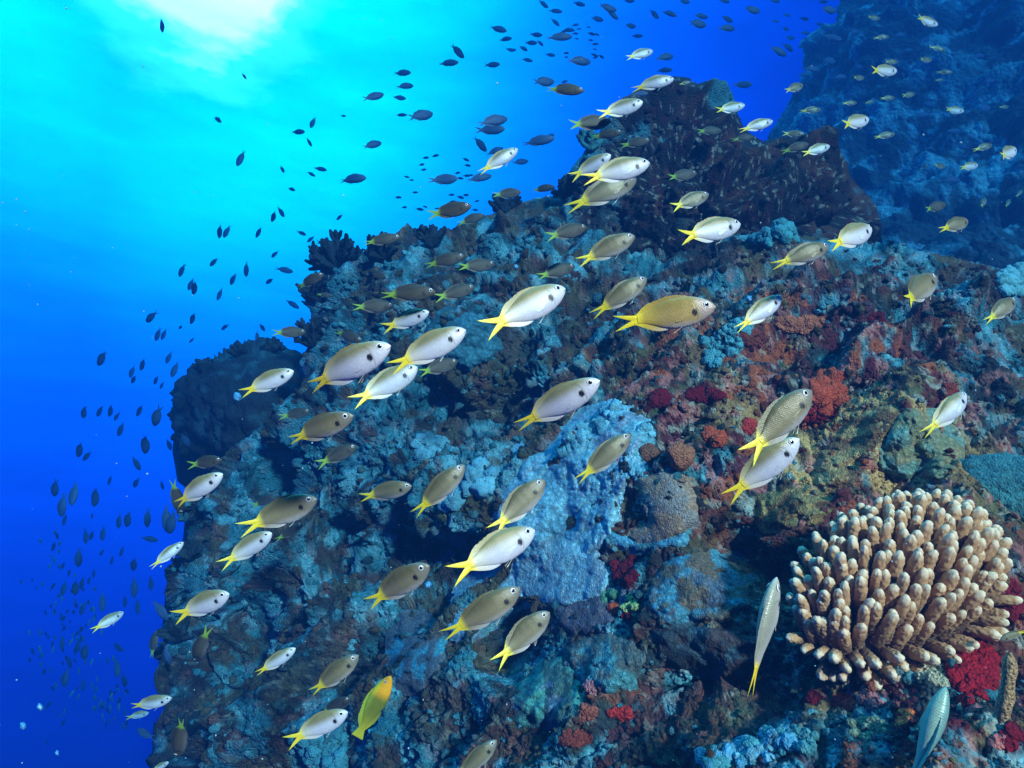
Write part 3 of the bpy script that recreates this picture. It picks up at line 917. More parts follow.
# ---- the finger coral
def finger_mesh(name, seed, length=1.0, rad=.27):
    nr, ns = 40, 30
    t = np.linspace(0, 1, nr)
    prof = rad * (1.0 - .18 * t) * np.sqrt(np.clip(1 - np.clip((t - .74) / .26, 0, 1) ** 2.2, 0, 1))
    prof[-1] = .004
    a = np.linspace(0, 2 * np.pi, ns, endpoint=False)
    bend = np.array([random.uniform(-.12, .12), random.uniform(-.12, .12)])
    V = np.stack([np.outer(prof, np.cos(a)) + (bend[0] * t * t)[:, None], np.outer(prof, np.sin(a)) + (bend[1] * t * t)[:, None], np.repeat(t[:, None] * length, ns, 1)], 2).reshape(-1, 3)
    w, c_ = worley(V * 9 + seed * 3.1, seed)
    rad_dir = V.copy(); rad_dir[:, 2] = 0
    rad_dir /= np.linalg.norm(rad_dir, axis=1)[:, None] + 1e-6
    V = V + rad_dir * (.085 * (.5 - w) * sstep(1.0, .93, V[:, 2]))[:, None]
    V = V * (1 + .05 * vnoise(V * 2.5 + seed, 4))[:, None]
    Ff = []
    k = np.arange(ns)
    for i in range(nr - 1):
        Ff.append(np.stack([i * ns + k, i * ns + (k + 1) % ns, (i + 1) * ns + (k + 1) % ns, (i + 1) * ns + k], 1))
    z = V[:, 2] / length
    c = mixc(np.tile(np.array([.15, .08, .045]), (len(V), 1)), np.array([.50, .265, .125]), sstep(.25, .7, z))
    c = mixc(c, np.array([.77, .58, .40]), sstep(.80, .98, z))
    c = mixc(c, np.array([.70, .48, .28]), (w < .26) * .6)
    return V, np.concatenate(Ff), c


FC = bpy.data.objects.new('finger_coral', None); COL.objects.link(FC)
tag(FC, 'large tan finger coral colony with blunt upright fingers, lower right', 'coral')
CX, CYP = 890, 590
hs = [hit(CX + 115 * math.cos(a) * q, CYP + 85 * math.sin(a) * q, (0, 1)) for a in np.linspace(0, 6.28, 13) for q in (.4, .7, 1.0)]
CD = float(np.percentile([h[2] for h in hs if h], 20)) + .02
print('finger coral depth', CD)
kk = CD / FPX
C0 = at(CX, CYP, CD)
FC.location = C0
rot = math.radians(25)
E1 = R_ * math.cos(rot) + U_ * math.sin(rot); E2 = -R_ * math.sin(rot) + U_ * math.cos(rot)
AXV = (-F_ * .80 + U_ * .60)
E3 = -F_ * .94 + U_ * .34; E3 /= np.linalg.norm(E3)
E2 = E2 - E3 * (E2 @ E3); E2 /= np.linalg.norm(E2)
E1 = np.cross(E2, E3)
if E1 @ R_ < 0: E1 = -E1
A1, A2, A3 = 128 * kk, 80 * kk, 60 * kk
B, Ff = ICO[4]
V = (np.outer(B[:, 0] * A1 * .82, E1) + np.outer(B[:, 1] * A2 * .80, E2) + np.outer(B[:, 2] * A3 * .76, E3)) * (1 + .08 * vnoise(B * 3, 2))[:, None]
link('base', mesh_arrays('base', V, Ff, np.tile(np.array([.10, .06, .04]), (len(V), 1))), M_coral, FC)
M_finger = bpy.data.materials.new('finger_coral_skin'); M_finger.use_nodes = True
_b = M_finger.node_tree.nodes['Principled BSDF']
_a = M_finger.node_tree.nodes.new('ShaderNodeAttribute'); _a.attribute_name = 'growth'
M_finger.node_tree.links.new(_a.outputs['Color'], _b.inputs['Base Color'])
_b.inputs['Roughness'].default_value = .8; _b.inputs['Specular IOR Level'].default_value = .2
FIN = [finger_mesh('branch', q) for q in range(8)]
FME = []
for V, Ff, c in FIN:
    me = mesh_arrays('branch', V, Ff, c); me.materials.append(M_finger); FME.append(me)
cand = []
NF = 285
for i in range(NF):
    z = 1 - (i + .5) / NF * 1.02
    if z < .10: break
    r = math.sqrt(max(0, 1 - z * z)); a = i * 2.399963
    q = np.array([r * math.cos(a), r * math.sin(a), z]) + np.array([random.gauss(0, .03) for _ in range(3)])
    q /= np.linalg.norm(q)
    P = E1 * q[0] * A1 * .80 + E2 * q[1] * A2 * .78 + E3 * q[2] * A3 * .75
    n = E1 * q[0] / A1 + E2 * q[1] / A2 + E3 * q[2] / A3; n /= np.linalg.norm(n)
    dr = n * .60 + U_ * .90 + np.array([random.gauss(0, .06) for _ in range(3)])
    if (U_ @ n) < -.30: dr = n * .9 + U_ * .45
    dr /= np.linalg.norm(dr)
    ln = random.uniform(36, 50) * kk * (.45 + .55 * max(0, z) ** .7)
    cand.append((float(q[2] + .3 * (q @ np.array([0, -1, 0]))), P, dr, ln, random.randrange(8), random.uniform(0, 6.28)))
cand.sort(key=lambda v: -v[0])


def finger_matrix(P, dr, ln, spin):
    f3 = frame(dr)
    wd = random.uniform(19, 23.5) * kk
    cs, sn = math.cos(spin), math.sin(spin)
    x = f3[:, 0] * cs + f3[:, 1] * sn; y = -f3[:, 0] * sn + f3[:, 1] * cs
    return np.stack([x * wd, y * wd, f3[:, 2] * ln], 1)


rest = []
for i, (_, P, dr, ln, v, spin) in enumerate(cand):
    M3 = finger_matrix(P, dr, ln, spin)
    if i < 100:
        b = bpy.data.objects.new('branch', FME[v]); COL.objects.link(b)
        b.parent = FC
        b.matrix_local = Matrix([[*M3[r_], P[r_]] for r_ in range(3)] + [[0, 0, 0, 1]])
    else:
        V, Ff, c = FIN[v]
        rest.append((V @ M3.T + P, Ff, c))
Vs, Fs, Cs, b = [], [], [], 0
for V, Ff, c in rest:
    Vs.append(V); Fs.append(Ff + b); Cs.append(c); b += len(V)
if rest:
    rb = link('branches', mesh_arrays('branches', np.concatenate(Vs), np.concatenate(Fs), np.concatenate(Cs)), M_finger, FC)
    rb['kind'] = 'stuff'

# drifting specks close to the lens
M_speck = bpy.data.materials.new('speck'); M_speck.use_nodes = True
_b = M_speck.node_tree.nodes['Principled BSDF']; _b.inputs['Base Color'].default_value = (.03, .20, .42, 1); _b.inputs['Roughness'].default_value = .4
for px, py, r, e, lab in [(516, 267, 3.2, 1, 'tiny round cyan speck drifting above the large silver fish'), (749, 299, 4, 1, 'tiny cyan speck drifting beside the plump pinkish silver fish'),
                          (428, 585, 4.5, 1, 'tiny blue speck drifting over the dark hollow below an olive fish'), (40, 707, 3, 1.9, 'elongated pale blue speck drifting in the lower left corner, upper one'),
                          (23, 726, 3, 1.9, 'elongated pale blue speck drifting in the lower left corner, lower one'), (57, 753, 2, 1.6, 'smallest pale blue speck near the bottom left corner'),
                          (237, 397, 5, 1.3, 'ragged cyan speck at the tail of the fish before the coral boulder')]:
    B, Ff = ICO[3]
    d = .55
    k = d / FPX * r * .72
    Q = B * (1 + .45 * fbm(B + px, 2, 2, 3))[:, None] * k * np.array([1, 1, e])
    me = mesh_arrays('drifting_speck', Q, Ff)
    o_ = link('drifting_speck', me, M_speck)
    o_.location = at(px, py, d)
    if e > 1.2: o_.rotation_euler = (0, -.6, 0)
    tag(o_, lab, 'plankton')


# ------------------------------------------------------------------ fish
def fish_material(name, scales=.22, rough=.38, metal=0.0):
    m = bpy.data.materials.new(name); m.use_nodes = True
    n = m.node_tree; b = n.nodes['Principled BSDF']
    a = n.nodes.new('ShaderNodeAttribute'); a.attribute_name = 'growth'
    t = n.nodes.new('ShaderNodeTexCoord')
    mpn = n.nodes.new('ShaderNodeMapping'); mpn.inputs['Scale'].default_value = (52, 2, 66)
    mpn.inputs['Rotation'].default_value = (0, .35, 0)
    n.links.new(t.outputs['Object'], mpn.inputs['Vector'])
    v = n.nodes.new('ShaderNodeTexVoronoi'); v.inputs['Scale'].default_value = 1.0; v.inputs['Randomness'].default_value = .35
    n.links.new(mpn.outputs[0], v.inputs['Vector'])
    mr = n.nodes.new('ShaderNodeMapRange')
    mr.inputs['From Min'].default_value = .15; mr.inputs['From Max'].default_value = .75
    mr.inputs['To Min'].default_value = 1 + scales * .4; mr.inputs['To Max'].default_value = 1 - scales
    n.links.new(v.outputs['Distance'], mr.inputs['Value'])
    x = n.nodes.new('ShaderNodeMix'); x.data_type = 'RGBA'; x.blend_type = 'MULTIPLY'; x.inputs[0].default_value = 1
    n.links.new(a.outputs['Color'], x.inputs[6]); n.links.new(mr.outputs[0], x.inputs[7])
    n.links.new(x.outputs[2], b.inputs['Base Color'])
    bp = n.nodes.new('ShaderNodeBump'); bp.inputs['Strength'].default_value = .2; bp.inputs['Distance'].default_value = .002; bp.invert = True
    n.links.new(v.outputs['Distance'], bp.inputs['Height']); n.links.new(bp.outputs[0], b.inputs['Normal'])
    b.inputs['Roughness'].default_value = rough
    b.inputs['Metallic'].default_value = metal
    b.inputs['Specular IOR Level'].default_value = .45
    return m


M_fish = fish_material('fish_scales', .17, .38, .08)
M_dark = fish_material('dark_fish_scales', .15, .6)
M_eye = bpy.data.materials.new('fish_eye'); M_eye.use_nodes = True
_b = M_eye.node_tree.nodes['Principled BSDF']
_a = M_eye.node_tree.nodes.new('ShaderNodeAttribute'); _a.attribute_name = 'growth'
M_eye.node_tree.links.new(_a.outputs['Color'], _b.inputs['Base Color'])
_b.inputs['Roughness'].default_value = .15

S_T = np.array([0, .03, .08, .16, .28, .42, .56, .70, .82, .92, 1])
TOP = np.array([.003, .044, .078, .114, .147, .162, .158, .128, .088, .055, .048])
BOT = np.array([.003, .038, .070, .106, .140, .156, .152, .122, .082, .051, .046])
WID = np.array([.003, .020, .034, .050, .064, .066, .058, .042, .026, .015, .011])


def fish_paint(P, kind):
    x, y, z = P[:, 0], P[:, 1], P[:, 2]
    n = len(P)
    G = lambda *c: np.tile(np.array(c, float), (n, 1))
    back = sstep(-.015, .105, z)
    tail = sstep(-.18, -.265, x)
    gill = np.exp(-((x - .325 + .9 * (z + .02) ** 2 * 4) / .007) ** 2) * (np.abs(z) < .10)
    mouth = np.exp(-((z + .012 + .25 * (.5 - x)) / .004) ** 2) * (x > .462)
    tailpre = sstep(.02, -.22, x + .25 * z)
    spot = 1 - sstep(.024, .031, np.hypot(x - .292, (z + .020) * .80))
    if kind == 'silver':
        c = mixc(G(.57, .59, .66), np.array([.22, .20, .085]), back)
        c = mixc(c, np.array([.60, .56, .34]), tailpre * .55)
        c = mixc(c, np.array([.64, .65, .70]), sstep(.30, .46, x) * .6 * (1 - back * .6))
        yel = np.array([.82, .64, .03])
    elif kind == 'olive':
        c = mixc(G(.215, .19, .105), np.array([.115, .10, .042]), back)
        c = mixc(c, np.array([.40, .40, .38]), sstep(-.05, -.13, z) * .8)
        c = mixc(c, np.array([.19, .185, .17]), sstep(.28, .44, x) * .7)
        yel = np.array([.72, .60, .02])
    elif kind == 'shaded_olive':  # olive fish out of the light, the dimness put into its colour
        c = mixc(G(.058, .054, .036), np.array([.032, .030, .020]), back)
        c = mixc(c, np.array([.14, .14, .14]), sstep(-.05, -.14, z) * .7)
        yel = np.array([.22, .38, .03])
    elif kind == 'golden':
        c = mixc(G(.44, .31, .10), np.array([.30, .21, .045]), back)
        c = mixc(c, np.array([.60, .55, .50]), sstep(-.07, -.15, z) * .8)
        c = mixc(c, np.array([.36, .30, .28]), sstep(.26, .40, x) * .9)
        c = mixc(c, np.array([.62, .45, .04]), tailpre * .8)
        yel = np.array([.85, .68, .02])
    elif kind == 'grey':
        c = mixc(G(.46, .46, .42), np.array([.30, .31, .24]), back)
        yel = np.array([.85, .62, .02])
    elif kind == 'dark':  # unlit silhouette and blue haze painted into the body colour
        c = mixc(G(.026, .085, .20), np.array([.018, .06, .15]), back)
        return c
    elif kind == 'wrasse':
        c = mixc(G(.17, .20, .015), np.array([.42, .42, .02]), sstep(.05, -.42, x))
        c = mixc(c, np.array([.30, .40, .03]), sstep(.03, .11, z))
        c = mixc(c, np.array([.85, .40, .01]), sstep(.16, .30, x))
        c = mixc(c, np.array([.55, .62, .02]), sstep(.16, .30, x) * sstep(.04, .09, z))
        return c
    elif kind == 'pale':
        c = mixc(G(.16, .30, .27), np.array([.30, .42, .30]), sstep(-.02, .05, y))
        return c
    c = mixc(c, c * .62, gill)
    c = mixc(c, c * .35, mouth)
    c = mixc(c, yel, tail)
    if kind in ('silver', 'olive'):
        c = mixc(c, np.array([.55, .56, .52]), (1 - sstep(-.150, -.135, z)) * sstep(-.27, -.24, x))
    tips = sstep(-.36, -.5, x)
    c = mixc(c, yel * np.array([.72, 1.0, .9]), tips * .7)
    c = mixc(c, np.array([.012, .012, .016]), spot * (np.abs(y) > .02))
    return c


def st3(*a):
    return np.stack(np.broadcast_arrays(*a), 2)


def fish_mesh(name, kind, bend=0.0, fat=1.0, deep=1.0, fork=1.0, rings=46, seg=36, spread=1.0):
    Vs, Fs = [], []
    base = 0
    ss = np.concatenate([np.linspace(0, .1, 8)[:-1], np.linspace(.1, 1, rings)])
    th = np.linspace(0, 2 * np.pi, seg, endpoint=False)
    X = .5 - .76 * ss
    deep = deep * .97
    top = np.interp(ss, S_T, TOP) * deep; bot = np.interp(ss, S_T, BOT) * deep; wid = np.interp(ss, S_T, WID) * fat
    for a_ in (top, bot, wid):                                 # ease the profile
        a_[1:-1] = .25 * a_[:-2] + .5 * a_[1:-1] + .25 * a_[2:]
    body = np.zeros((len(ss), seg, 3))
    cz = (top - bot) / 2; hz = (top + bot) / 2
    body[:, :, 0] = X[:, None]
    body[:, :, 1] = wid[:, None] * np.sign(np.cos(th)) * np.abs(np.cos(th)) ** .9
    body[:, :, 2] = cz[:, None] + hz[:, None] * np.sin(th)
    Vs.append(body.reshape(-1, 3))
    for i in range(len(ss) - 1):
        a = i * seg + np.arange(seg); b = i * seg + (np.arange(seg) + 1) % seg
        Fs.append(np.stack([a, a + seg, b + seg, b], 1))
    n0 = len(Vs[0])

    def sheet_fin(P, th_):                                     # P (nu, nv, 3): a fin of two skins meeting at the rim
        nonlocal n0
        nu, nv = P.shape[:2]
        u = np.linspace(0, 1, nu)[:, None]; v = np.linspace(-1, 1, nv)[None]
        t = th_ * (1 - u ** 2) * (1 - np.abs(v) ** 4)
        for s in (1, -1):
            Q = np.array(P)
            nrm_ = np.cross(np.gradient(P, axis=0), np.gradient(P, axis=1))
            nrm_ /= np.linalg.norm(nrm_, axis=2)[..., None] + 1e-9
            Q += s * nrm_ * t[..., None]
            Vs.append(Q.reshape(-1, 3))
            i = np.arange(nu * nv).reshape(nu, nv) + n0
            q = np.stack([i[:-1, :-1].ravel(), i[1:, :-1].ravel(), i[1:, 1:].ravel(), i[:-1, 1:].ravel()], 1)
            Fs.append(q if s > 0 else q[:, ::-1])
            n0 += nu * nv

    u = np.linspace(0, 1, 10)[:, None]; v = np.linspace(-1, 1, 23)[None]
    av = np.abs(v)
    ln = (.085 + .180 * av ** 1.1) if fork > .5 else (.15 + 0 * av)
    zz = v * (.039 * deep + u * (.044 if fork > .5 else .05) * spread * (.45 + .55 * av))
    P = st3(-.235 - u * ln, 0 * u * v, zz + 0 * u)
    sheet_fin(P, .006)
    # dorsal and anal fins
    t = np.linspace(0, 1, 22)[None]
    sx = .26 + .70 * t
    zt = np.interp(sx, S_T, TOP) * deep
    hgt = (.030 * np.sin(np.pi * np.clip(t * 1.05, 0, 1)) ** .6 + .022 * np.exp(-((t - .78) / .12) ** 2)) * (1 + .10 * np.cos(t * 60))
    P = st3(.5 - .76 * sx - u * (.030 + .03 * t), 0 * u * t, zt - .012 + u * (hgt + .012))
    sheet_fin(P, .004)
    sx = .58 + .38 * t
    zb = np.interp(sx, S_T, BOT) * deep
    hgt = .030 * np.sin(np.pi * np.clip(t * 1.02, 0, 1)) ** .7
    P = st3(.5 - .76 * sx - u * (.04 + .02 * t), 0 * u * t, -zb + .012 - u * (hgt + .012))
    sheet_fin(P, .004)
    # paired pelvic and pectoral fins
    for s in (1, -1):
        w = np.linspace(-1, 1, 9)[None]
        P = st3(.20 - u * .13 + w * .018 * (1 - u * .6), s * (.020 + u * .018) + 0 * w, -.118 * deep - u * .075 + w * .012 * (1 - u))
        sheet_fin(P, .003)
        P = st3(.235 - u * .135, s * (.063 * fat + u * .004 - u * u * .012) + 0 * w, -.040 * deep - u * .030 + w * (.008 + .020 * np.sin(u * 2.4)))
        sheet_fin(P, .003)
    V = np.concatenate(Vs); Fq = np.concatenate(Fs)
    c = fish_paint(V, kind)
    # pectoral fins are clear skin tinted like the flank
    pect = np.arange(len(V)) > len(V) - 1
    V[:, 1] += bend * np.clip(.25 - V[:, 0], 0, 1) ** 2
    return mesh_arrays(name, V, Fq, c)


def eye_mesh():
    B, Ff = ICO[3]
    Vv = B * np.array([.033, .015, .033])
    r = np.hypot(B[:, 0], B[:, 2])
    c = np.tile(np.array([.85, .86, .88]), (len(B), 1))
    c = mixc(c, np.array([.006, .006, .008]), 1 - sstep(.58, .68, r))
    c = mixc(c, np.array([.10, .10, .09]), sstep(.88, .97, r))
    return mesh_arrays('eye', Vv, Ff, c)


ME_eye = eye_mesh()
ME_eye.materials.append(M_eye)
KIND = {'S': 'silver', 'O': 'olive', 'M': 'shaded_olive', 'G': 'golden', 'Y': 'grey', 'D': 'dark'}
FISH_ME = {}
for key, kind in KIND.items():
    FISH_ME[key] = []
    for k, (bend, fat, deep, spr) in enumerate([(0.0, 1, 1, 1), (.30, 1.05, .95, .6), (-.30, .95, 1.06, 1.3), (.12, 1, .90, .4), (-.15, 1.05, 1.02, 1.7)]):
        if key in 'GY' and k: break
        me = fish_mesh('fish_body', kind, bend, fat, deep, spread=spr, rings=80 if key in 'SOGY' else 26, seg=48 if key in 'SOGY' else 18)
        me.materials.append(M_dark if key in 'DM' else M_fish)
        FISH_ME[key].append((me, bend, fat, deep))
me = fish_mesh('wrasse_body', 'wrasse', -.15, .9, .80, fork=0); me.materials.append(M_fish)
FISH_ME['W'] = [(me, -.15, .9, .80)]
me = fish_mesh('slender_body', 'pale', .1, 1.25, .62); me.materials.append(M_fish)
FISH_ME['P'] = [(me, .1, 1.25, .62)]
CAT = {'S': 'fish', 'O': 'fish', 'M': 'fish', 'G': 'fish', 'Y': 'fish', 'D': 'fish', 'W': 'fish', 'P': 'fish'}
NAME = {'S': 'silver_fish', 'O': 'olive_fish', 'M': 'shaded_olive_fish', 'G': 'golden_fish', 'Y': 'grey_fish', 'D': 'silhouette_fish', 'W': 'yellow_headed_fish', 'P': 'slender_fish'}
N_FISH = [0]


def fish(key, hx, hy, tx, ty, label, group=None, yaw=None, roll=0.0, size=.085, eyes=None, var=None):
    mx, my = (hx + tx) / 2, (hy + ty) / 2
    ln = math.hypot(hx - tx, hy - ty)
    ang = math.atan2(-(hy - ty), hx - tx)
    if yaw is None: yaw = random.uniform(-16, 16)
    elif yaw == 0: yaw = random.uniform(-18, 18)
    elif yaw >= 25 and key in 'SO': yaw *= 1.12
    phi = math.radians(yaw)
    L = size * random.uniform(.93, 1.07)
    head = R_ * math.cos(ang) + U_ * math.sin(ang)
    Fl = ray(mx, my); Fl = Fl / np.linalg.norm(Fl)
    X = head * math.cos(phi) + Fl * math.sin(phi)
    xn = np.linalg.norm(X)
    d = L * math.cos(phi) / xn * FPX / max(ln, 1)
    X = X / xn
    lim = 1e9
    for qx, qy in ((mx, my), (hx, hy), (tx, ty)):
        h = hit(qx, qy)
        if h: lim = min(lim, h[2] * .93 - .01)
    if d > lim:
        L *= lim / d; d = lim
    if d > 8.3:
        L *= 8.3 / d; d = 8.3
    nrm_ = -R_ * math.sin(ang) + U_ * math.cos(ang)
    if math.cos(ang) < -.05: nrm_ = -nrm_
    Z = nrm_ - X * (nrm_ @ X); Z /= np.linalg.norm(Z)
    Y = np.cross(Z, X)
    r = math.radians(roll)
    Z2 = Z * math.cos(r) + Y * math.sin(r)
    Y2 = np.cross(Z2, X)
    p = at(mx, my, d)
    k = N_FISH[0] % len(FISH_ME[key]) if var is None else var
    N_FISH[0] += 1
    me, bend, fat, deep = FISH_ME[key][k]
    o = bpy.data.objects.new(NAME[key], me)
    COL.objects.link(o)
    M = Matrix([[X[i] * L, Y2[i] * L, Z2[i] * L, p[i]] for i in range(3)] + [[0, 0, 0, 1]])
    o.matrix_world = M
    tag(o, label, CAT[key], group)
    if eyes is None: eyes = ln > 30
    if eyes:
        for s in (1, -1):
            e = bpy.data.objects.new('eye', ME_eye)
            COL.objects.link(e)
            e.parent = o
            e.location = (.412, s * .034 * fat, .036 * deep)
            e.rotation_euler = (0, 0, s * -.38)
            if key == 'W': e.scale = (.6, .6, .6)
    return o


GS = 'silver fish with yellow tails schooling past the reef'
GO = 'olive brown fish with yellow tails schooling past the reef'
GM = 'olive fish in shade, coloured dark with greenish tails, close against the reef'
GD = 'small dark fish seen against the water'
GW = 'fish in front of the far reef wall'
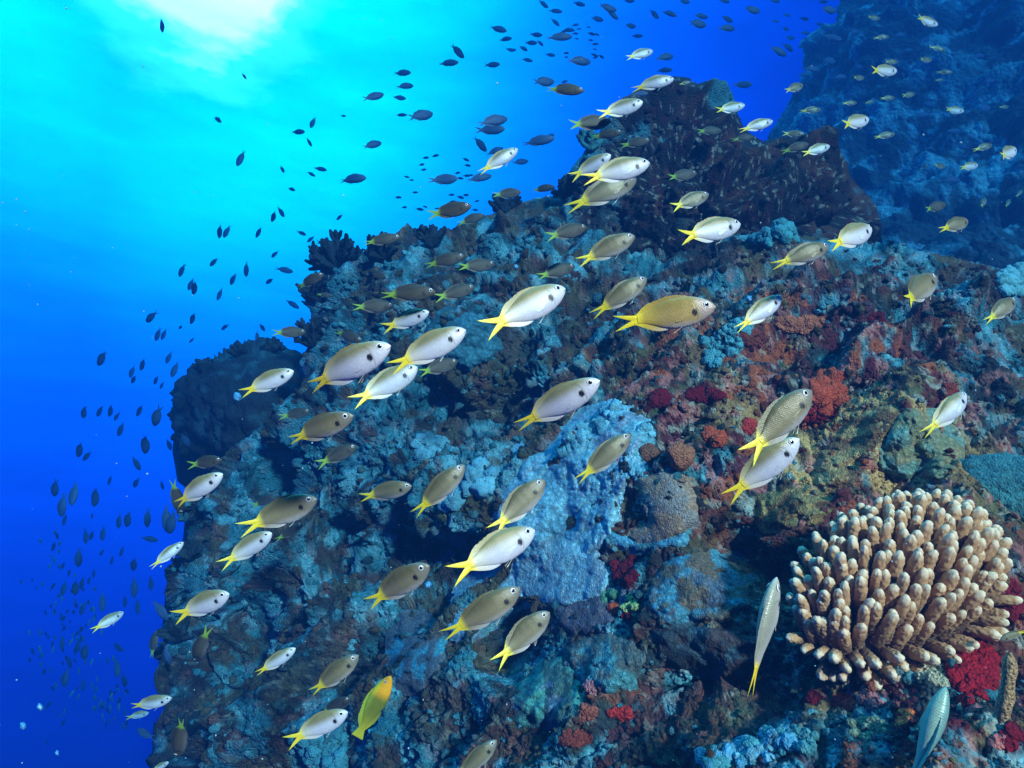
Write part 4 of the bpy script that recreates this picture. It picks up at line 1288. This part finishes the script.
# kind, head x y, tail x y, label, yaw (None = slight)
NEAR = [
 ('S', 653, 51, 626, 58, 'small silver fish in open water above the reef peak, highest of the silver ones there', 15),
 ('S', 674, 79, 633, 87, 'silver fish with yellow tail level with the very top of the reef peak', 0),
 ('S', 643, 102, 597, 117, 'silver fish passing just left of the reef peak below its summit', 0),
 ('S', 518, 149, 479, 172, 'silver fish climbing in open water left of the reef peak among dark fish', 0),
 ('S', 611, 155, 570, 179, 'smaller silver fish just above and left of the overlapping pair at the outcrop foot', 0),
 ('S', 650, 163, 582, 180, 'large silver fish in front of the dark outcrop, upper one of an overlapping pair', 0),
 ('O', 637, 179, 570, 205, 'olive fish half hidden under a large silver fish at the dark outcrop', 0),
 ('S', 745, 105, 714, 112, 'slim silver fish at the right shoulder of the reef peak', 0),
 ('S', 773, 121, 740, 130, 'silver fish in the blue notch between outcrop and far reef wall', 10),
 ('S', 869, 119, 840, 126, 'plump pale fish alone right of the outcrop against the far wall', 30),
 ('S', 830, 146, 802, 154, 'silver fish in front of the top of the rounded outcrop shoulder', 10),
 ('M', 809, 144, 783, 151, 'shaded olive fish half behind a silver one on the rounded outcrop shoulder', 10),
 ('S', 938, 25, 914, 18, 'silver fish tilted nose down, highest one before the far reef wall', 15),
 ('O', 946, 51, 930, 46, 'small olive fish nose down below the highest silver fish at the far wall', 10),
 ('S', 897, 71, 869, 71, 'pale level fish with yellow tail in the upper middle of the far wall', 25),
 ('O', 803, 85, 785, 91, 'plump olive fish at the left edge of the far reef wall', 30),
 ('O', 821, 110, 801, 110, 'thin olive fish level at the left of the far wall above the outcrop', 0),
 ('S', 964, 111, 943, 110, 'small silver fish over the pale ledge of the far reef wall', 10),
 ('O', 895, 134, 875, 137, 'olive fish right of the plump pale fish at the far wall', 10),
 ('S', 1016, 149, 998, 158, 'round pale fish with yellow tail turned away at the right picture edge', 45),
 ('S', 978, 165, 960, 168, 'small pale fish with yellow tail low on the far wall, left of the round one', 25),
 ('O', 992, 145, 976, 149, 'small olive fish just left of the round pale fish at the far wall', 25),
 ('M', 946, 204, 922, 211, 'shaded olive fish with bright tail above the right ridge of the slope', 15),
 ('O', 968, 221, 942, 229, 'plump olive fish hovering just over the right ridge of the slope', 40),
 ('S', 741, 224, 677, 239, 'bright silver fish crossing right below the dark outcrop', 0),
 ('S', 872, 228, 830, 246, 'plump pinkish silver fish on the teal ledge right of the outcrop foot', 35),
 ('O', 829, 246, 777, 264, 'olive fish just left of the plump pinkish silver one on the teal ledge', 15),
 ('O', 937, 276, 897, 306, 'olive fish steeply climbing over the teal ground of the right slope', 30),
 ('O', 1015, 299, 988, 321, 'olive fish climbing at the right picture edge of the teal slope', 35),
 ('O', 709, 194, 670, 209, 'olive fish in front of the dark brown middle of the outcrop', 10),
 ('O', 635, 236, 577, 263, 'olive fish with long forked yellow tail under the outcrop', 0),
 ('O', 647, 278, 594, 314, 'olive fish climbing just left of the big golden fish', 10),
 ('G', 715, 307, 613, 324, 'big golden fish with bright yellow tail and black spot, largest on the slope', 0),
 ('S', 782, 296, 738, 329, 'plump pinkish silver fish right of the big golden fish', 20),
 ('S', 566, 288, 482, 332, 'large silver fish with yellow tail left of the big golden fish', 0),
 ('S', 466, 330, 389, 369, 'silver fish with yellow tail, upper one of a close pair mid left', 0),
 ('S', 390, 346, 300, 390, 'large silver fish with yellow tail and pale eye, leftmost of three mid left', 0),
 ('S', 418, 367, 352, 404, 'silver fish tucked under the tail of another silver fish mid left', 10),
 ('S', 599, 381, 513, 429, 'large silver fish alone above the cyan coral crust', 0),
 ('S', 429, 312, 383, 329, 'slim silver fish above the three large silver fish mid left', 0),
 ('S', 294, 371, 240, 394, 'silver fish in front of the dark round coral boulder', 0),
 ('S', 223, 474, 170, 507, 'silver fish just below the dark round coral boulder', 0),
 ('S', 272, 533, 223, 564, 'slim silver fish below a bigger olive fish on the left slope', 0),
 ('S', 184, 542, 150, 568, 'silver fish at the left rim of the reef against blue water', 25),
 ('S', 229, 594, 176, 616, 'silver fish lying nearly level over the dark lower left slope', 0),
 ('S', 124, 612, 91, 631, 'plump silver fish alone in the blue water left of the reef', 35),
 ('S', 172, 698, 128, 709, 'silver fish lowest at the left rim, upper one of a pair', 10),
 ('S', 149, 713, 126, 717, 'small pale fish mostly hidden beneath another silver fish at the left rim', 20),
 ('S', 296, 648, 255, 675, 'silver fish climbing over the teal lower left slope, alone', 0),
 ('S', 348, 712, 287, 741, 'pale silver fish beside the yellow headed fish', 0),
 ('M', 351, 698, 318, 716, 'shaded olive fish hidden behind a pale silver fish beside the yellow headed one', 0),
 ('O', 359, 655, 308, 697, 'olive fish climbing just above left of the yellow headed fish', 0),
 ('O', 317, 499, 243, 528, 'large olive fish with black spot on the left slope', 0),
 ('O', 353, 416, 285, 442, 'olive fish below the large pale eyed silver fish mid left', 0),
 ('M', 357, 446, 317, 465, 'shaded olive fish faintly seen below an olive fish mid left', 0),
 ('O', 412, 486, 359, 498, 'grey olive fish level, short of the cyan lobed coral', 0),
 ('O', 465, 465, 413, 516, 'olive fish climbing steeply in front of the cyan lobed coral', 10),
 ('O', 545, 480, 490, 532, 'olive fish climbing at the left edge of the cyan coral crust', 10),
 ('O', 631, 434, 577, 482, 'dark olive fish climbing in front of the brown disc coral crust', 10),
 ('S', 536, 530, 449, 575, 'large pale silver fish in front of the cyan coral crust', 0),
 ('O', 429, 566, 366, 605, 'olive fish over the dark hollow left of the cyan coral crust', 0),
 ('O', 521, 588, 443, 640, 'large olive fish below the pale silver one at the cyan crust', 0),
 ('O', 550, 612, 493, 662, 'dark olive fish lowest right of the olive pair under the cyan crust', 10),
 ('O', 497, 740, 452, 785, 'olive fish cut by the bottom edge of the picture', 10),
 ('O', 812, 390, 742, 458, 'large olive fish behind a silver fish right of the red sponges', 0),
 ('S', 799, 439, 725, 500, 'large lilac silver fish, lower one of the steep pair at the red sponges', 0),
 ('S', 966, 393, 931, 433, 'small lilac grey fish climbing over the tan rock right', 25),
 ('M', 458, 361, 418, 374, 'shaded olive fish showing under a silver one mid left', 0),
 ('M', 436, 292, 379, 295, 'shaded olive fish level above the slim silver fish', 0),
 ('M', 475, 287, 434, 299, 'smaller shaded olive fish right of the level shaded olive fish', 10),
 ('M', 394, 306, 352, 307, 'faint shaded olive fish left of the level shaded olive fish', 0),
 ('M', 465, 256, 424, 265, 'faint shaded olive fish under the upper left ridge', 0),
 ('M', 495, 264, 457, 268, 'second shaded olive fish under the upper left ridge, further right', 0),
 ('M', 401, 237, 363, 243, 'shaded olive fish with green tail just over the left reef ridge', 0),
 ('M', 471, 206, 428, 216, 'shaded olive fish with green tail in open water above the left ridge', 0),
 ('M', 484, 215, 457, 224, 'dark fish right under the dusky one above the left ridge', 0),
 ('M', 324, 274, 295, 288, 'dusky fish with pale face at the dark branching coral, left side', 0),
 ('M', 306, 332, 272, 333, 'dusky level fish above the coral boulder by the reef edge', 0),
 ('M', 333, 296, 316, 294, 'small dusky fish against the dark branching coral', 10),
 ('M', 587, 227, 545, 238, 'faint dusky fish left under the outcrop', 0),
 ('M', 575, 266, 537, 277, 'faint dusky fish above the large silver fish in mid reef', 0),
 ('M', 362, 341, 332, 330, 'faint dusky fish nose down above the large pale eyed silver fish', 0),
 ('M', 310, 411, 280, 417, 'faint dusky fish right of the coral boulder foot', 0),
 ('M', 303, 524, 274, 541, 'faint dusky fish under the large olive fish on the left slope', 0),
 ('M', 222, 460, 189, 465, 'dusky fish with green tail at the underside of the coral boulder', 0),
 ('M', 181, 514, 172, 479, 'dusky fish hanging nose down at the reef rim below the boulder', 20),
 ('M', 157, 630, 150, 658, 'dusky fish nose up with white face at the lower left rim', 25),
 ('M', 196, 662, 206, 630, 'faint grey fish nose down with green tail over the lower left slope', 25),
 ('M', 178, 757, 183, 715, 'dusky fish hanging nose down at the bottom left of the reef', 25),
 ('S', 169, 762, 150, 772, 'pale fish back just showing at the bottom edge, lower left', 20),
 ('M', 722, 131, 697, 131, 'faint dusky fish high on the dark outcrop', 0),
 ('M', 754, 137, 733, 139, 'faint dusky fish on the outcrop under the blue notch', 0),
 ('M', 697, 173, 666, 179, 'faint dusky fish low on the dark outcrop above an olive one', 0),
 ('M', 622, 132, 590, 137, 'dusky fish at the left flank of the reef peak, lower', 0),
 ('M', 611, 121, 568, 126, 'dark fish at the left flank of the reef peak, upper', 0),
 ('M', 650, 140, 620, 146, 'faint dusky fish left on the dark outcrop above the overlapping pair', 0),
 ('M', 555, 187, 531, 190, 'dark fish at the notch left of the outcrop foot', 0),
 ('M', 521, 192, 492, 196, 'dusky fish in open water just above the ridge left of outcrop', 0),
 ('M', 584, 91, 545, 88, 'large dark fish in open water left of the reef peak', 0),
 ('M', 275, 497, 252, 506, 'small dusky tail end behind the large olive fish', 0),
]
random.seed(33)
BACK = {(637, 179): .125, (418, 367): .112, (351, 698): .12}
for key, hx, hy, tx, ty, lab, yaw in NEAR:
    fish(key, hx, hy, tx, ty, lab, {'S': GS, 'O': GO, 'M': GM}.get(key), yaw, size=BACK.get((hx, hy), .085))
fish('Y', 777, 576, 750, 697, 'grey fish seen from above with forked yellow tail beside the finger coral', None, 12, roll=-52, size=.10)
fish('W', 391, 676, 354, 742, 'green fish with bright orange yellow head climbing low in the middle', None, 0, size=.108)
fish('P', 946, 686, 908, 800, 'slender pale green fish seen from above at the bottom edge below the coral', None, 10, roll=-75, size=.11, eyes=False)
fish('O', 1000, 640, 1026, 630, 'yellow fish tail showing behind the right edge of the finger coral', None, 0, size=.05, eyes=False)

# small dark fish: centre x, y, length, angle (head direction)
FAR = [
 (373,97,23,15),(402,73,18,3),(405,86,17,2),(399,98,14,-3),(401,115,12,0),(420,116,27,12),(372,145,20,15),(352,179,29,5),(443,180,30,6),(479,178,26,10),
 (313,122,13,-110),(298,132,14,2),(309,142,11,-60),(343,116,6,0),(282,169,9,-60),(311,174,10,-30),(320,169,14,-10),(291,189,9,-20),(457,51,20,-45),(448,63,21,3),
 (492,65,16,6),(498,29,18,-15),(505,39,14,6),(510,50,10,-10),(493,121,30,10),(490,130,30,4),(480,144,20,-50),(495,151,18,20),
 (543,4,13,-35),(555,11,15,-6),(579,4,13,-12),(555,22,12,-42),(568,30,13,0),(536,35,13,-2),(559,37,27,2),(531,43,13,0),(540,43,9,-40),(523,48,11,-35),(513,50,7,0),(527,60,12,-12),
 (550,55,11,-6),(597,19,13,-10),(575,25,8,10),(607,8,20,-15),(612,14,17,-42),(629,1,12,0),(654,14,13,-45),(669,13,17,-22),(684,2,12,0),(701,16,14,-12),(697,24,19,-6),
 (727,19,13,-25),(727,28,16,-6),(751,10,19,-8),(724,1,12,-10),(630,26,12,-6),(637,36,12,0),(665,57,17,6),(742,85,21,4),(579,61,24,-6),(543,82,23,2),(564,82,8,20),(664,70,17,0),(640,94,16,4),
 (538,141,34,10),(549,137,12,30),(520,162,17,6),
 (787,15,8,-15),(804,19,10,-6),(775,1,10,0),(828,10,17,-6),(819,24,9,-5),(828,29,10,-8),(785,29,8,-10),(805,33,10,-5),(790,38,10,0),(778,51,20,-28),(788,47,13,-42),(832,38,20,-12),(775,21,8,-10),(823,2,10,0),
 (804,75,14,0),(812,69,16,-12),(828,61,15,-5),(840,77,13,0),(858,67,10,-5),(887,61,12,5),(849,95,13,0),(928,104,14,-10),(893,109,11,0),(923,115,15,5),(953,131,13,-5),(910,142,11,-20),
 (960,146,11,-20),(961,157,12,10),(975,156,10,5),(930,149,11,-10),(953,180,15,-5),(984,109,14,15),(979,56,11,0),(989,81,12,5),(900,35,12,0),(855,32,11,0),(925,40,10,0),(908,50,9,0),
 (162,25,15,-88),(241,158,18,-115),(217,119,11,-40),(244,76,8,-55),(220,231,15,-98),(227,231,15,-115),(214,262,12,-135),(246,269,16,-90),(233,279,13,-112),(220,294,14,-112),(182,270,15,-112),
 (191,284,14,-112),(195,287,16,-104),(151,317,14,-132),(193,318,13,-112),(158,334,15,-108),(164,334,13,-112),(181,327,6,-140),(225,327,9,-140),(192,340,8,-135),(169,357,14,-112),(175,369,18,-112),
 (143,364,14,-112),(132,371,14,-104),(134,379,10,-120),(156,380,10,-110),(102,358,17,-118),(274,216,13,-112),(281,212,12,-60),(259,232,13,-118),(301,233,11,-22),(311,239,10,-140),(340,217,9,-140),
 (275,254,10,-135),(270,281,10,-150),(325,243,20,-6),(284,270,19,-12),(292,304,17,-32),(262,327,10,-60),(257,336,12,-90),(84,412,13,-98),(100,411,13,-118),(111,410,14,-106),(117,416,11,-120),(140,410,14,-118),
 (157,416,21,-106),(121,429,16,-112),(146,443,22,-96),(169,444,13,-75),(80,449,17,-104),(87,456,12,-130),(136,463,17,-62),(110,480,11,-110),(136,483,10,-115),(162,485,10,-75),(55,488,17,-94),(74,493,26,-102),
 (96,496,22,-102),(62,505,24,-94),(65,519,14,-106),(119,521,15,-94),(128,519,16,-100),(147,518,19,-90),(86,536,16,-92),(92,535,11,-110),(103,533,16,-94),(149,539,19,-10),(78,558,18,-90),(102,552,9,-120),
 (122,551,12,-110),(112,560,10,-100),(134,564,14,-98),(94,573,10,-98),(57,535,9,-80),(54,546,11,-110),(185,439,18,-60),(162,385,9,-115),(166,519,28,-82),(171,523,22,-100),
 (102,601,22,-88),(125,601,13,-90),(134,587,22,-90),(137,606,17,-80),(151,583,15,-90),(76,587,17,-100),(82,583,13,-100),(64,588,17,-106),(61,616,10,-90),(83,608,15,-110),(62,642,17,-92),(78,646,13,-100),
 (85,651,17,-100),(69,662,13,-80),(65,678,18,-96),(83,684,15,-90),(117,667,21,-86),(124,680,15,-80),(117,647,15,-35),(89,580,9,-100),(157,742,11,-20),(145,734,18,150),(160,610,26,-52),(167,655,20,-70),
]


def dark_label(x, y):
    if x < 175 and y > 572: return 'small dark fish in deep blue water beside the lower left rim of the reef'
    if x <= 175 and y > 470: return 'small dark fish head down in the blue water below and left of the coral boulder'
    if x < 195 and y > 395: return 'small dark fish in the blue water level with the lower half of the coral boulder'
    if x < 262 and y > 305: return 'small dark fish in the blue water beside and above the top of the coral boulder'
    if x < 345 and y > 200: return 'small dark fish in bright blue water between the coral boulder and the ridge branching coral'
    if x < 345: return 'small dark fish high in cyan water under the bright sun glow'
    if x < 470 and y < 200: return 'dark fish silhouette in cyan water midway between sun glow and reef peak'
    if x < 520: return 'dark fish silhouette in blue water close left of the reef peak'
    if x < 640 and y < 70: return 'dark fish silhouette near the top edge, above and left of the reef peak'
    if x < 680: return 'dark fish silhouette close around the left side of the reef peak'
    if y < 55 and x < 850: return 'dark fish silhouette in the blue gap near the top, between peak and far wall'
    if x < 765: return 'dark fish silhouette in blue water right of the reef peak summit'
    return 'small dark fish in front of the hazy far reef wall'


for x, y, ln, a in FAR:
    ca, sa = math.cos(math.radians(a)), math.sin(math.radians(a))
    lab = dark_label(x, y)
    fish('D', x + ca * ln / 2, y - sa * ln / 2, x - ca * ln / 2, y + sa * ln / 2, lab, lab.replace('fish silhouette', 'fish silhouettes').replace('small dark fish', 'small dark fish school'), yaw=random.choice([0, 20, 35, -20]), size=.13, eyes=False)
for x, y, ln, a in [(858,78,13,0),(888,98,14,0),(908,95,14,10),(924,167,10,30),(945,72,15,-6),(925,60,14,0),(850,103,14,0),(793,134,22,0),(1004,107,10,0),(882,37,14,0),(873,18,14,-5),(940,80,9,0),(983,203,11,60),(1008,203,9,60),(1020,193,8,50),(939,166,13,-5),(685,83,12,10),(891,62,14,0),(870,102,10,10)]:
    ca, sa = math.cos(math.radians(a)), math.sin(math.radians(a))
    lab = 'small faint olive fish with yellow tail in front of the far wall and outcrop top'
    fish('O', x + ca * ln / 2, y - sa * ln / 2, x - ca * ln / 2, y + sa * ln / 2, lab, 'faint olive fish before the far wall and outcrop top', yaw=random.choice([0, 20, 30]), size=.075, eyes=False)


# the far school low on the left: too many and too small to count
def far_school():
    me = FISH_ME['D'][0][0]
    n = len(me.vertices); co = np.empty(n * 3, np.float32); me.vertices.foreach_get('co', co); co = co.reshape(-1, 3)
    fq = np.empty(len(me.loops), np.int32); me.loops.foreach_get('vertex_index', fq); fq = fq.reshape(-1, 4)
    Vs, Fs, Cs = [], [], []
    k = 0
    for i in range(190):
        u = random.random()
        if u < .55: px, py = random.gauss(68, 20), random.gauss(640, 45)
        elif u < .75: px, py = random.gauss(115, 12), random.gauss(705, 14)
        elif u < .9: px, py = random.uniform(395, 480), random.uniform(150, 215)
        else: px, py = random.uniform(560, 610), random.uniform(25, 60)
        if px < 18 or (px > 128 and py > 500): continue
        d = random.uniform(6.6, 8.2)
        L = random.uniform(5, 9) * d / FPX
        a = math.radians(random.choice([80, 95, 70, 110, 60]) if py > 500 else random.uniform(-15, 15))
        X = R_ * math.cos(a) + U_ * math.sin(a) + F_ * random.uniform(-.6, .6); X /= np.linalg.norm(X)
        Z = np.cross(X, F_); Z /= np.linalg.norm(Z)
        M3 = np.stack([X, np.cross(Z, X), Z], 1) * L
        Vs.append(co @ M3.T + at(px, py, d)); Fs.append(fq + k * n)
        pale = px < 140 and random.random() < .6
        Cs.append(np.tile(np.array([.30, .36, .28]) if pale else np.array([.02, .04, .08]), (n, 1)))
        k += 1
    o_ = link('distant_fish_school', mesh_arrays('distant_fish_school', np.concatenate(Vs), np.concatenate(Fs), np.concatenate(Cs)), M_dark)
    tag(o_, 'faint swarm of tiny distant fish dissolving into the blue water', 'fish school', kind='stuff')


far_school()


# marine snow: specks too small to count
def marine_snow():
    B, Ff = ICO[1]
    Vs, Fs = [], []
    for i in range(260):
        px, py = random.uniform(-100, 1120), random.uniform(-60, 830)
        d = random.uniform(.45, 1.1)
        h = hit(px, py)
        if h and h[2] < d + .05: continue
        r = d / FPX * random.choice([.35, .45, .6, .9])
        Vs.append(B * r * np.array([random.uniform(.6, 1.4) for _ in range(3)]) + at(px, py, d)); Fs.append(Ff + len(Fs) * len(B))
    m = bpy.data.materials.new('snow_flake'); m.use_nodes = True
    q = m.node_tree.nodes['Principled BSDF']; q.inputs['Base Color'].default_value = (.30, .42, .45, 1); q.inputs['Roughness'].default_value = .9
    o_ = link('drifting_particles', mesh_arrays('drifting_particles', np.concatenate(Vs), np.concatenate(Fs)), m)
    tag(o_, 'tiny pale particles drifting through the water everywhere', 'particles', kind='stuff')


marine_snow()
